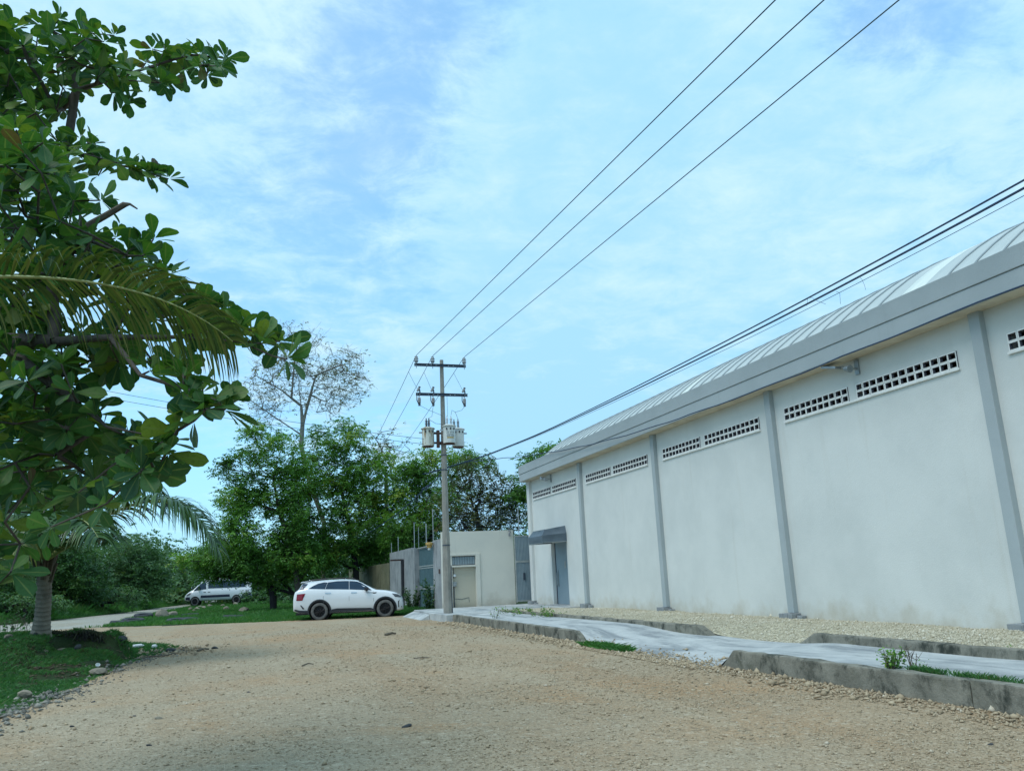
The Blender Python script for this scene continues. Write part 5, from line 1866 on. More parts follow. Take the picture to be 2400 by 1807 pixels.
tree('leafy_tree', 'bright green tree against the far corner of the warehouse', 'tree', 49,
     [(1262, 1400), (1258, 1260), (1262, 1150)],
     [(1287, 1055, 38, 26), (1255, 1090, 48, 35), (1215, 1150, 50, 45), (1232, 1205, 55, 45), (1300, 1100, 40, 40)],
     'leaf_mid', 'bark', 0.18, 1.0, 0.19, group=BG, seed=8)
tree('spreading_tree', 'low spreading tree with thick short trunk reaching over the white van', 'tree', 59,
     [(641, 1429), (640, 1395), (634, 1376)],
     [(470, 1330, 55, 34), (530, 1310, 60, 44), (590, 1305, 65, 46), (650, 1312, 60, 42), (705, 1330, 50, 38), (510, 1348, 45, 12), (565, 1348, 45, 16), (455, 1300, 35, 25), (650, 1350, 60, 25)],
     'leaf_mid', 'bark_dark', 0.26, 1.3, 0.19, limbs=[[(634, 1376), (610, 1366), (570, 1356), (525, 1350)], [(636, 1385), (690, 1392), (720, 1398)], [(690, 1392), (660, 1362), (635, 1335)], [(634, 1376), (600, 1345), (560, 1320)]], group=BG, step=0.6, seed=9)
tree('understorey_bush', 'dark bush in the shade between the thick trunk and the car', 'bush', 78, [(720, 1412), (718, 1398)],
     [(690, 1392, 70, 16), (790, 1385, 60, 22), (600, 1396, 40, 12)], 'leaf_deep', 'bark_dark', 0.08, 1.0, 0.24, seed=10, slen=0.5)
ROADB = 'bushes and trees along the far side of the dirt road'
for i, (nm, lab, cat, Y, tr, bl, lf) in enumerate([
    ('roadside_tree', 'broad rounded green tree at the bend of the dirt road', 'tree', 84, [(300, 1408), (300, 1370), (298, 1345)], [(290, 1312, 75, 48), (230, 1340, 60, 50), (345, 1325, 45, 40), (290, 1365, 110, 38), (360, 1370, 50, 30)], 'leaf_blue'),
    ('roadside_tree', 'dense green tree behind the leaning coconut palm trunk', 'tree', 72, [(150, 1415), (150, 1375), (155, 1340)], [(150, 1330, 80, 55), (200, 1370, 60, 42), (95, 1375, 70, 42), (150, 1300, 60, 30)], 'leaf_deep'),
    ('roadside_tree', 'green tree at the frame edge beyond the palm', 'tree', 66, [(20, 1425), (18, 1390), (15, 1350)], [(10, 1345, 90, 65), (60, 1390, 60, 35), (-50, 1385, 70, 45)], 'leaf_blue'),
    ('roadside_bush', 'low bush right at the road edge by the bend', 'bush', 74, [(240, 1428), (240, 1412)], [(225, 1400, 60, 22), (290, 1398, 45, 20)], 'leaf_blue'),
    ('roadside_bush', 'pale green bush low on the verge nearest the palm', 'bush', 62, [(60, 1440), (60, 1420)], [(40, 1408, 70, 26), (120, 1412, 40, 20)], 'leaf_blue'),
    ('distant_tree', 'farther tree filling the gap where the dirt road disappears', 'tree', 108, [(405, 1408), (405, 1375)], [(400, 1350, 50, 38), (430, 1372, 36, 30), (365, 1360, 40, 30)], 'leaf_blue'),
    ('distant_tree', 'distant pale green tree top above the white van', 'tree', 112, [(478, 1408), (478, 1350)], [(478, 1308, 40, 30), (520, 1285, 36, 26), (440, 1325, 34, 26), (540, 1320, 60, 40)], 'leaf_blue')]):
    tree(nm, lab, cat, Y, tr, bl, lf, 'bark_dark', 0.14, 1.0, 0.23 * Y / 75, group=ROADB, step=1.0, seed=20 + i, slen=0.5 * Y / 75, gapn=0.25, ncl=1.25)

# far wood closing the view behind the grove and beyond the bend
rw_ = np.random.default_rng(77)
n = 5200
xx = rw_.uniform(-34, 52, n)
yy = rw_.uniform(92, 118, n) + np.where(xx < -8, 8, 0)
hm = 2.6 + 5.0 * vnoise(xx, yy * 0, 0.16, 12) + 1.6 * vnoise(xx, yy * 0, 0.5, 13)
hm = hm * np.where((xx > -9.5) & (xx < -4.0), 0.55, 1.0)
zz = hm * rw_.random(n) ** 0.75
road_gap = in_poly(xx, yy, ROAD)
Cw = np.stack([xx, yy, zz + 0.2], 1)[~road_gap]
bt = np.clip(vnoise(Cw[:, 0], Cw[:, 2] * 1.5, 0.5, 19) + rw_.normal(0, 0.12, len(Cw)), 0, 1)
lv, lf, lt = sprigs(Cw, 5, 7, 0.42, 0.2, (2.2, 2.0, 1.3), rw_, slen=0.95, base_tint=bt)
lv[:, 2] = np.maximum(lv[:, 2], -0.02)
tag(link_mesh('woodland', arr_mesh('woodland', lv, lf, False, lt), M['leaf_blue']), kind='stuff')

# ------------------------------------------------------------------ near broad-leaved tree (sea almond kind)


def almond_leaf(variant):
    rng = np.random.default_rng(variant + 40)
    n = 9
    ts = np.linspace(0, 1, n) ** 0.92
    wd = np.interp(ts, [0, 0.12, 0.35, 0.65, 0.85, 0.96, 1.0], [0.012, 0.06, 0.17, 0.275, 0.25, 0.12, 0.015])
    curl = rng.uniform(0.02, 0.16)
    fold = rng.uniform(0.10, 0.30)
    tw = rng.uniform(-0.12, 0.12)
    v = []
    for t, w_ in zip(ts, wd):
        z = -curl * t * t
        for s in (-1, 0, 1):
            v.append((s * w_, t, z + abs(s) * w_ * fold + s * w_ * tw * t))
    f = []
    for i in range(n - 1):
        for k in range(2):
            a = i * 3 + k
            f.append((a, a + 1, a + 4, a + 3))
    return np.array(v), np.array(f)


m_, nt_, p_, o_ = new_mat('broad_leaf')
g = G(nt_)
tt = g.n('ShaderNodeAttribute', attribute_name='tint').outputs['Fac']
rnd = g.n('ShaderNodeObjectInfo').outputs['Random']
uu = g.math('FRACT', g.math('ADD', tt, rnd))
col = g.mixc(g.rng(uu, 0.0, 0.75, smooth=False), (0.028, 0.090, 0.040), (0.066, 0.168, 0.040))
col = g.mixc(g.rng(uu, 0.75, 0.97, smooth=False), col, (0.15, 0.215, 0.04))
col = g.mixc(g.rng(uu, 0.985, 0.995, smooth=False), col, (0.11, 0.075, 0.05))
col = g.mixc(g.rng(g.noise(g.coord('Object'), 9, 5), 0.4, 0.75, 0, 0.45), col, (0.016, 0.045, 0.016))
rib = g.n('ShaderNodeAttribute', attribute_name='rib').outputs['Fac']
col = g.mixc(g.rng(rib, 0.86, 0.95, 0, 0.7), col, (0.14, 0.20, 0.075))
g.to(col, p_.inputs['Base Color'])
p_.inputs['Roughness'].default_value = 0.52
p_.inputs['Specular IOR Level'].default_value = 0.32
tr = g.n('ShaderNodeBsdfTranslucent'); g.to(g.mixc(1.0, col, (1.5, 1.7, 0.5), 'MULTIPLY'), tr.inputs['Color'])
mx = g.n('ShaderNodeMixShader', {0: 0.30})
nt_.links.new(p_.outputs[0], mx.inputs[1]); nt_.links.new(tr.outputs[0], mx.inputs[2]); nt_.links.new(mx.outputs[0], o_.inputs['Surface'])
M['broad_leaf'] = m_
LV = [almond_leaf(k) for k in range(6)]
LVM = []
for k, (v, f) in enumerate(LV):
    me = arr_mesh('leaf', v, f, True, np.zeros(len(v)))
    ra_ = me.attributes.new('rib', 'FLOAT', 'POINT'); ra_.data.foreach_set('value', np.tile([0, 1, 0], len(v) // 3).astype(np.float32))
    me.materials.append(M['broad_leaf'])
    LVM.append(me)

rngA = np.random.default_rng(5)
AREAS = [  # polygon, depth range, count
    ([(-60, 10), (60, 35), (160, 40), (230, 65), (290, 95), (370, 105), (450, 120), (515, 138), (530, 160), (500, 180), (440, 175), (390, 205), (310, 205), (280, 235), (205, 200), (190, 235), (120, 290), (0, 320), (-60, 300)], (8.0, 9.4), 104),
    ([(100, 320), (195, 322), (245, 355), (320, 385), (385, 415), (330, 410), (260, 410), (190, 425), (60, 430), (60, 340)], (7.4, 8.6), 24),
    ([(-60, 280), (90, 310), (130, 380), (150, 440), (200, 480), (215, 530), (285, 590), (345, 590), (380, 630), (410, 700), (520, 770), (560, 800), (470, 790), (380, 770), (330, 745), (240, 705), (100, 690), (-60, 700)], (5.8, 7.6), 124),
    ([(-60, 690), (100, 710), (150, 770), (330, 790), (430, 840), (480, 890), (470, 940), (420, 930), (390, 880), (300, 850), (215, 860), (180, 890), (235, 960), (260, 1010), (340, 1010), (360, 1060), (330, 1110), (270, 1100), (250, 1190), (200, 1250), (130, 1200), (80, 1290), (-60, 1340)], (5.8, 7.4), 150)]
ROS = []
for poly, (da, db), cnt in AREAS:
    pa = np.array(poly)
    got = []
    tries = 0
    while len(got) < cnt and tries < 6000:
        tries += 1
        q = np.array([rngA.uniform(pa[:, 0].min(), pa[:, 0].max()), rngA.uniform(pa[:, 1].min(), pa[:, 1].max())])
        if not in_poly(q[0:1], q[1:2], poly)[0]: continue
        if got and np.min([np.hypot(*(q - h[:2])) + 14 * abs(0) for h in got]) < 17: continue
        got.append((q[0], q[1], rngA.uniform(da, db)))
    ROS += got
ROS += [(528, 138, 8.8), (470, 130, 8.7), (430, 135, 8.6), (485, 178, 8.7), (375, 195, 8.4), (300, 235, 8.2), (285, 215, 8.2), (395, 420, 8.0), (345, 405, 8.0), (300, 385, 7.9),
        (672, 842, 5.6), (655, 800, 6.0), (590, 775, 5.9), (560, 770, 5.8), (525, 745, 6.0), (475, 720, 6.0), (430, 690, 6.0), (400, 645, 6.1), (360, 560, 6.3), (335, 600, 6.2),
        (235, 470, 6.6), (500, 935, 5.4), (525, 960, 5.4), (440, 930, 5.4), (430, 885, 5.5), (380, 1035, 5.4), (395, 1060, 5.4), (330, 1105, 5.3), (300, 1130, 5.3), (365, 1110, 5.5), (25, 1340, 5.8), (-10, 1375, 5.8), (120, 1235, 5.2), (480, 960, 5.3), (455, 985, 5.3), (545, 940, 5.5), (415, 1010, 5.4), (350, 1075, 5.4), (420, 850, 5.6), (610, 805, 5.8), (480, 745, 6.3), (450, 705, 6.4), (510, 765, 6.4), (385, 635, 6.6), (330, 570, 6.7), (300, 590, 6.7), (270, 560, 6.8), (400, 690, 6.5), (350, 640, 6.6), (545, 790, 6.2), (350, 870, 5.6), (250, 1180, 5.2)]
RC3 = np.array([atD(px, py, d) for px, py, d in ROS])
TB = np.array([-3.35, 8.7, 0.0])
seeds = [[TB, TB + (0.02, 0, 1.2), TB + (0.1, -0.05, 2.6), atD(-120, 760, 8.0), atD(40, 590, 8.1), atD(128, 440, 8.3), atD(158, 345, 8.4), atD(178, 215, 8.5), atD(165, 110, 8.6)],
         [atD(178, 215, 8.5), atD(225, 198, 8.5), atD(330, 165, 8.6), atD(440, 130, 8.7)],
         [atD(150, 370, 8.4), atD(230, 380, 8.2), atD(320, 395, 8.0)],
         [TB + (0.1, -0.05, 2.6), atD(0, 800, 6.5), atD(130, 800, 6.3), atD(260, 790, 6.0), atD(420, 790, 5.8), atD(560, 800, 5.8), atD(640, 835, 5.7)],
         [atD(0, 800, 6.5), atD(120, 900, 6.2), atD(250, 1000, 5.9), atD(350, 1020, 5.7)],
         [atD(260, 790, 6.0), atD(330, 880, 5.6), atD(430, 910, 5.45), atD(490, 935, 5.4)],
         [atD(130, 800, 6.3), atD(120, 640, 6.6), atD(200, 560, 6.6), atD(300, 600, 6.3)]]
seeds = [[np.array(p, float) for p in s_] for s_ in seeds]
alm = thing('almond_tree', 'large leaved tropical almond tree hanging over the near edge of the yard', 'tree', TB)
P_, par_, tips_ = grow(seeds, RC3, 0.35, jit=0.06, sag=0.03, rng=rngA)
(v_, f_), rr_ = limb_mesh(P_, par_, tips_, 0.12, 0.005, 7, 0.8)
link_mesh('trunk', arr_mesh('trunk', v_ - TB, f_, True), M['bark'], alm)
# dead stub sticking out of the crown
mb = MB(); mb.tube([tuple(atD(205, 530, 6.4)), tuple(atD(250, 505, 6.4)), tuple(atD(292, 480, 6.4)), tuple(atD(305, 479, 6.4)), tuple(atD(322, 490, 6.4))], [0.028, 0.026, 0.024, 0.010, 0.006], 7)
st = wbuild(mb, 'dead_branch', M['dead_wood'], alm)
leaves = []
for k in range(len(tips_)):
    tip = P_[tips_[k]]
    ax_ = unit(P_[tips_[k]] - P_[par_[tips_[k]]])
    ax_ = unit(ax_ * 0.6 + np.array([0, 0, 0.75]) + rngA.normal(0, 0.25, 3))
    ref = np.array([0, 0, 1.0]) if abs(ax_[2]) < 0.9 else np.array([1.0, 0, 0])
    u = unit(np.cross(ax_, ref)); w2 = np.cross(ax_, u)
    nl = rngA.integers(7, 11)
    ph = rngA.uniform(0, 6.28)
    for j in range(nl):
        an = ph + 2.4 * j
        el = R(rngA.uniform(48, 112)) if j > 2 else R(rngA.uniform(20, 50))
        d = unit(ax_ * math.cos(el) + (u * math.cos(an) + w2 * math.sin(an)) * math.sin(el) + np.array([0, 0, -0.12]) + rngA.normal(0, 0.08, 3))
        nrm = unit(ax_ - d * np.dot(ax_, d) + rngA.normal(0, 0.22, 3))
        x_ = unit(np.cross(d, nrm)); z_ = np.cross(x_, d)
        ln = rngA.uniform(0.105, 0.24) * (0.7 if j < 2 else 1.0)
        leaves.append((tip + d * 0.02, x_, d, z_, ln, rngA.uniform(0.85, 1.15), int(rngA.integers(0, 6))))


def on_screen(p):
    q = np.array(p) - np.array([0, 0, CAMH])
    z = q @ _fw
    if z < 0.3: return False, 1
    return (-100 < 1200 + FPX * (q @ _rr) / z < 2500 and -100 < 903.5 - FPX * (q @ _uu) / z < 1900), z


sc_ = []
for L_ in leaves:
    ok, z = on_screen(L_[0] + L_[2] * L_[4] * 0.5)
    fac = abs(np.dot(L_[3], unit(L_[0] - np.array([0, 0, CAMH]))))
    sc_.append((L_[4] ** 2 * fac / z ** 2) if ok else 0)
order = np.argsort(sc_)[::-1]
bulk_v, bulk_f, bulk_t, nb = [], [], [], 0
for rank, i in enumerate(order):
    p, x_, d, z_, ln, wf, vr = leaves[i]
    if rank < 300:
        o = bpy.data.objects.new('leaf', LVM[vr])
        COL.objects.link(o); o.parent = alm
        q = p - TB
        o.matrix_local = Matrix(((x_[0] * ln * wf, d[0] * ln, z_[0] * ln, q[0]), (x_[1] * ln * wf, d[1] * ln, z_[1] * ln, q[1]), (x_[2] * ln * wf, d[2] * ln, z_[2] * ln, q[2]), (0, 0, 0, 1)))
    else:
        v, f = LV[vr]
        vv = p + (v[:, 0:1] * wf * x_ + v[:, 1:2] * d + v[:, 2:3] * z_) * ln
        bulk_v.append(vv - TB); bulk_f.append(f + nb); nb += len(v)
        bulk_t.append(np.full(len(v), rngA.random()))
fm_ = arr_mesh('foliage', np.concatenate(bulk_v), np.concatenate(bulk_f), True, np.concatenate(bulk_t))
ra_ = fm_.attributes.new('rib', 'FLOAT', 'POINT'); ra_.data.foreach_set('value', np.tile([0, 1, 0], len(fm_.vertices) // 3).astype(np.float32))
fo = link_mesh('foliage', fm_, M['broad_leaf'], alm)
fo['kind'] = 'stuff'


# ------------------------------------------------------------------ coconut palms
def bez(p0, p1, p2, t):
    t = np.asarray(t)[:, None]
    return (1 - t) ** 2 * p0 + 2 * t * (1 - t) * p1 + t * t * p2


def frond(parent, p0, p1, p2, llen, npair, rad, rng, mat='palm_leaf', stalk='rachis', single=False, droop=0.55, roll=0.0, start=0.16, lw=0.035, vee=0.25, tint0=0.5, fwd0=0.28):
    off = np.array(wloc(parent))
    p0, p1, p2 = (np.array(p, float) for p in (p0, p1, p2))
    ts = np.linspace(0, 1, 22)
    C = bez(p0, p1, p2, ts)
    mb = MB(); mb.tube([tuple(p - off) for p in C], [rad * (1 - 0.85 * t) for t in ts], 6)
    fr = mb.build('frond', M[stalk], parent, smooth=True, angle=60)
    V, F, T, nb = [], [], [], 0
    for i in range(npair):
        t = start + (1 - start) * (i + 0.5) / npair
        for s in (-1, 1):
            tq = min(1.0, t + rng.uniform(-0.008, 0.008))
            b = bez(p0, p1, p2, [tq])[0]
            tg = unit(bez(p0, p1, p2, [min(1, tq + 0.02)])[0] - bez(p0, p1, p2, [max(0, tq - 0.02)])[0])
            sd = unit(np.cross(tg, np.array([0, 0, 1.0])))
            up = np.cross(sd, tg)
            sdr = sd * math.cos(roll) + up * math.sin(roll)
            upr = np.cross(sdr, tg)
            prof = math.sin(math.pi * (0.12 + 0.80 * (tq - start) / (1 - start))) ** 0.6
            ln = llen * prof * rng.uniform(0.85, 1.1)
            fwd = fwd0 + 0.40 * tq
            d = unit(sdr * s * 0.9 + tg * fwd + upr * vee + rng.normal(0, 0.07, 3))
            nseg = 5
            pts = []
            dr = droop * rng.uniform(0.75, 1.3)
            pos = b.copy(); dd = d.copy()
            for k in range(nseg):
                pts.append(pos.copy())
                pos = pos + dd * ln / (nseg - 1)
                dd = unit(dd + np.array([0, 0, -1.0]) * dr * 2.0 / (nseg - 1))
            pts = np.array(pts)
            wv = unit(np.cross(d, upr) + rng.normal(0, 0.1, 3))
            wd = lw * np.array([0.6, 1.0, 0.85, 0.5, 0.06])
            a = pts + wv * wd[:, None] * 0.5; c = pts - wv * wd[:, None] * 0.5
            v = np.stack([a, c], 1).reshape(-1, 3)
            f = np.array([(2 * k, 2 * k + 1, 2 * k + 3, 2 * k + 2) for k in range(nseg - 1)])
            if single:
                o = link_mesh('leaflet', arr_mesh('leaflet', v - off, f), M['palm_leaf_obj'], fr)
            else:
                V.append(v - off); F.append(f + nb); nb += len(v)
                T.append(np.full(len(v), np.clip(rng.normal(tint0, 0.22), 0, 1)))
    if not single:
        lo = link_mesh('leaflets', arr_mesh('leaflets', np.concatenate(V), np.concatenate(F), False, np.concatenate(T)), M[mat], fr)
        lo['kind'] = 'stuff'
    return fr


rngP = np.random.default_rng(9)
pb0 = atD(95, 1492, 19.0)
pbase = np.array([pb0[0], pb0[1], float(ground_z(np.array([pb0[0]]), np.array([pb0[1]]))[0]) - 0.03])
palm = thing('coconut_palm', 'short coconut palm with ringed trunk on the grassy mound', 'palm tree', pbase)
top_ = atD(104, 1335, 19.0)
mb = MB()
prof_pts, radii = [], []
ht = top_[2] - pbase[2]
for k in range(46):
    t = k / 45
    prof_pts.append(tuple(pbase + (top_ - pbase) * t + np.array([0.02 * math.sin(t * 3), 0, 0])))
    ringed = 0.012 if k % 3 == 0 else 0.0
    radii.append(float(np.interp(t, [0, 0.12, 0.3, 1.0], [0.235, 0.19, 0.165, 0.15])) + ringed)
mb.tube(prof_pts, radii, 18)
wbuild(mb, 'trunk', M['palm_bark'], palm, smooth=True, angle=20)
mb = MB()
for k in range(14):
    an = k * 2.4
    q = top_ + np.array([math.cos(an) * 0.13, math.sin(an) * 0.13, -0.28 + 0.03 * k])
    mb.tube([tuple(q), tuple(q + np.array([math.cos(an) * 0.05, math.sin(an) * 0.05, 0.22])), tuple(q + np.array([math.cos(an) * 0.12, math.sin(an) * 0.12, 0.42]))], [0.06, 0.05, 0.03], 5)
wbuild(mb, 'leaf_base', M['palm_fibre'], palm)
pc = atD(106, 1315, 19.0)
FR = [((400, 1050, 18.6), (508, 1285, 18.2), 0.95, 50), ((235, 1000, 19.6), (385, 1175, 19.4), 1.0, 46), ((215, 1235, 18.0), (268, 1262, 17.6), 0.55, 26), ((120, 1040, 20.0), (250, 1010, 21.0), 0.9, 40),
      ((30, 1120, 19.2), (-60, 1330, 18.5), 0.9, 40), ((60, 1050, 19.8), (-80, 1080, 20.5), 0.9, 40), ((70, 1180, 18.0), (20, 1330, 17.2), 0.7, 30), ((150, 1130, 20.5), (240, 1230, 21.5), 0.8, 36),
      ((90, 1000, 18.6), (110, 900, 18.6), 0.8, 34), ((20, 1200, 20.5), (-120, 1260, 21.5), 0.8, 34), ((170, 1150, 17.4), (230, 1260, 16.6), 0.75, 32), ((110, 1120, 17.6), (95, 1250, 16.4), 0.7, 30)]
for i, (c_, e_, ll, npair) in enumerate(FR):
    p2 = atD(*e_)
    frond(palm, pc, atD(*c_), p2, ll * 1.5, int(npair * 2.1), 0.042, rngP, droop=0.95, vee=0.30, tint0=0.35 if i != 4 and i != 6 else 0.75, stalk='rachis_dark' if i % 2 else 'rachis', lw=0.06)
# dead lower stalk
mb = MB(); mb.tube([tuple(pc + np.array([-0.1, 0, -0.2])), tuple(atD(60, 1295, 18.8)), tuple(atD(28, 1288, 18.6))], [0.05, 0.035, 0.01], 6)
wbuild(mb, 'dead_stalk', M['rachis_dark'], palm)

# palm outside the frame whose frond crosses the picture
p2b = np.array([-4.6, 5.6, 0.0])
palm2 = thing('coconut_palm', 'coconut palm by the yard edge whose long frond crosses in front of the broad leaves', 'palm tree', p2b)
ptop = np.array([-4.3, 5.7, 3.1])
mb = MB(); mb.tube([tuple(p2b + (ptop - p2b) * t) for t in np.linspace(0, 1, 12)], [0.2, 0.17, 0.16, 0.155, 0.15, 0.15, 0.15, 0.15, 0.15, 0.15, 0.15, 0.15], 14)
wbuild(mb, 'trunk', M['palm_bark'], palm2, smooth=True, angle=20)
f0 = atD(-560, 720, 5.2); f2 = atD(545, 800, 5.0)
mid_ = atD(120, 652, 5.1)
f1 = (mid_ - 0.25 * f0 - 0.25 * f2) * 2
frond(palm2, ptop, (ptop + f0) / 2 + np.array([0, 0, 0.3]), f0 + np.array([0, 0, 0.05]), 0.05, 2, 0.02, rngP)
frond(palm2, f0, f1, f2, 0.58, 96, 0.017, rngP, single=True, droop=0.85, fwd0=0.45, roll=R(46), start=0.25, lw=0.018, vee=0.1)
for e in ((-6.8, 6.0, 3.4), (-5.8, 7.6, 3.4), (-6.6, 4.6, 2.6)):
    e = np.array(e)
    frond(palm2, ptop, (ptop + e) / 2 + np.array([0, 0, 1.0]), e, 0.6, 34, 0.025, rngP)


# ------------------------------------------------------------------ grass, stones, small things
rngG = np.random.default_rng(21)


def blades(name, x, y, z, h, wd, lean, mat, tint, rng=rngG, kind='stuff'):
    n = len(x)
    an = rng.uniform(0, 2 * math.pi, n)
    sx_, sy_ = np.cos(an) * wd / 2, np.sin(an) * wd / 2
    la = rng.uniform(0, 2 * math.pi, n); lm = np.abs(rng.normal(0, 1, n)) * lean * h
    v = np.empty((n, 4, 3))
    v[:, 0] = np.stack([x - sx_, y - sy_, z], 1)
    v[:, 1] = np.stack([x + sx_, y + sy_, z], 1)
    v[:, 2] = np.stack([x + sx_ * 0.7 + np.cos(la) * lm * 0.35, y + sy_ * 0.7 + np.sin(la) * lm * 0.35, z + h * 0.6], 1)
    v[:, 3] = np.stack([x + np.cos(la) * lm, y + np.sin(la) * lm, z + h], 1)
    o = link_mesh(name, arr_mesh(name, v.reshape(-1, 3), np.arange(4 * n).reshape(n, 4), False, np.repeat(np.clip(tint, 0, 1), 4)), M[mat])
    if kind: o['kind'] = kind
    return o


def not_paved(x, y):
    return ~in_poly(x, y, LOT) & ~in_poly(x, y, ROAD) & (x < 8.1)


# near bank and mound
n = 300000
x = rngG.uniform(-8.0, -1.6, n); y = 10.5 + 15 * rngG.random(n)
pn = vnoise(x, y, 0.9, 31) * 0.6 + vnoise(x, y, 3.1, 32) * 0.4
bare = np.exp(-(((x + 3.2) / 0.9) ** 2 + ((y - 19.2) / 2.2) ** 2)) * 0.42
k = not_paved(x, y) & ~((x > -4.3) & (y > 21.7) & (y < 22.45)) & (pn - bare > 0.16) & (rngG.random(n) < np.clip((pn - bare) * 2.4, 0, 1))
x, y, pn = x[k], y[k], pn[k]
h = rngG.uniform(0.03, 0.075, len(x)) * (0.7 + pn * 0.8)
blades('bank_grass', x, y, ground_z(x, y) - 0.01, h, rngG.uniform(0.008, 0.016, len(x)), 0.9, 'grass_near', np.clip(0.1 + pn * 0.9 + rngG.normal(0, 0.2, len(x)), 0, 1))
# lawn behind the car
n = 90000
y = 38.5 + 62 * rngG.random(n) ** 1.9; x = rngG.uniform(-8, 8.2, n)
pn = vnoise(x, y, 0.35, 41) * 0.6 + vnoise(x, y, 1.3, 42) * 0.4
k = not_paved(x, y) & (rngG.random(n) < 0.35 + pn)
x, y, pn = x[k], y[k], pn[k]
blades('lawn_grass', x, y, ground_z(x, y) - 0.01, rngG.uniform(0.05, 0.16, len(x)), rngG.uniform(0.02, 0.05, len(x)), 0.6, 'grass', np.clip(0.15 + pn * 0.75 + rngG.normal(0, 0.15, len(x)), 0, 1))
# tall verge across the dirt road
n = 60000
y = rngG.uniform(44, 108, n)
x0 = np.interp(y, [36, 45, 51.5, 57.4, 66, 80, 99, 125], [-80, -40, -22, -14.2, -11.2, -9.0, -7.2, -6.5])
x = x0 - np.abs(rngG.normal(0, 2.4, n)) - 0.1
pn = vnoise(x, y, 0.4, 51)
blades('verge_grass', x, y, ground_z(x, y) - 0.02, rngG.uniform(0.15, 0.5, n) * (0.5 + pn) * np.clip((x0 - x) * 0.8 + 0.3, 0.3, 1.6), rngG.uniform(0.03, 0.07, n), 0.5, 'grass', np.clip(pn + rngG.normal(0, 0.15, n), 0, 1))
# patch beside the mound
n = 9000
x = rngG.uniform(-3.6, -1.7, n); y = rngG.uniform(22.5, 28.5, n)
k = not_paved(x, y)
x, y = x[k], y[k]
blades('bank_grass', x, y, ground_z(x, y) - 0.01, rngG.uniform(0.05, 0.13, len(x)), rngG.uniform(0.012, 0.025, len(x)), 0.6, 'grass_near', rngG.random(len(x)) * 0.7)
# dark root mat hanging off the cut edge of the mound
n = 9000
t = rngG.random(n)
top_l = np.array([atD(px, py, 19.6) for px, py in ((112, 1478), (160, 1478), (205, 1474), (236, 1484), (246, 1508))])
s = t * 4; i0 = np.minimum(s.astype(int), 3); fr_ = (s - i0)[:, None]
base = top_l[i0] * (1 - fr_) + top_l[i0 + 1] * fr_
dp = rngG.random(n)
x = base[:, 0] + rngG.normal(0, 0.05, n) + dp * 0.05; y = base[:, 1] + rngG.normal(0, 0.10, n) - dp * 0.12
z = base[:, 2] - dp * np.interp(t, [0, 0.2, 0.7, 1], [0.15, 0.3, 0.42, 0.35])
blades('root_mat', x, y, z, rngG.uniform(-0.22, 0.05, n), rngG.uniform(0.02, 0.05, n), 0.5, 'grass_dry', np.where(dp < 0.12, 0.95, rngG.random(n) * 0.6))
mb = MB()
mb.add([tuple(p + np.array([0, 0.12, -0.03])) for p in top_l] + [tuple(p + np.array([0.03, 0.0, -0.5])) for p in top_l] + [tuple(p + np.array([0, 0.9, -0.06])) for p in top_l],
       [(i, i + 1, 6 + i, 5 + i) for i in range(4)] + [(10 + i, 11 + i, 1 + i, i) for i in range(4)])
tag(mb.build('bank_soil', pmat('dark_bank_soil', (0.03, 0.028, 0.022), (0.018, 0.018, 0.015), 6, 0.95, bump=0.6)), kind='structure')
# thin scattering of weed tufts at the gravel edges
n = 2600
px_ = rngG.uniform(-4.5, 4.5, n)
ya = 41.2 - 0.55 * px_ + rngG.normal(0, 0.5, n)
blades('edge_weeds', px_, ya, np.full(n, -0.005), rngG.uniform(0.04, 0.12, n), rngG.uniform(0.02, 0.04, n), 0.7, 'grass', rngG.random(n))


def stones(name, x, y, z, r, mat, tint, rng=rngG, flat=0.6):
    """angular pebbles: squashed, twisted octahedra"""
    n = len(x)
    o = np.array([(1, 0, 0), (0, 1, 0), (-1, 0, 0), (0, -1, 0), (0, 0, 1), (0, 0, -0.6)], float)
    f0_ = np.array([(0, 1, 4), (1, 2, 4), (2, 3, 4), (3, 0, 4), (1, 0, 5), (2, 1, 5), (3, 2, 5), (0, 3, 5)])
    v = o[None] * (1 + rng.normal(0, 0.28, (n, 6, 1))) + rng.normal(0, 0.18, (n, 6, 3))
    v[..., 2] *= flat
    a = rng.uniform(0, 6.28, n); ca, sa = np.cos(a)[:, None], np.sin(a)[:, None]
    vx = v[..., 0] * ca - v[..., 1] * sa * 0.75; vy = v[..., 0] * sa + v[..., 1] * ca * 0.75
    v = np.stack([vx * r[:, None] + x[:, None], vy * r[:, None] + y[:, None], v[..., 2] * r[:, None] + z[:, None]], -1)
    f = (f0_[None] + (np.arange(n) * 6)[:, None, None]).reshape(-1, 3)
    ob = link_mesh(name, arr_mesh(name, v.reshape(-1, 3), f, False, np.repeat(np.clip(tint, 0, 1), 6)), M[mat])
    ob['kind'] = 'stuff'
    return ob


# loose stones over the yard, denser near the viewer and in drifts
n = 230000
u = rngG.random(n)
y = 3.2 * (34 / 3.2) ** u
x = rngG.uniform(-1, 1, n) * (3.2 + 0.75 * y) + 0.30 * y
dr = 0.25 + 0.75 * sstep(vnoise(x, y, 0.55, 61) * 0.5 + vnoise(x, y, 1.7, 62) * 0.3 + 0.2 * sstep(x, 0, 5), 0.36, 0.68)
k = in_poly(x, y, LOT) & (x < 6.95) & (rngG.random(n) < dr)
x, y = x[k], y[k]
r = rngG.lognormal(math.log(0.0075), 0.45, len(x)) * np.clip(y / 8, 0.9, 2.6) ** 0.5
stones('loose_gravel', x, y, r * 0.22, np.clip(r, 0.005, 0.05), 'stone', np.clip(rngG.beta(2.6, 2.2, len(x)), 0, 1))
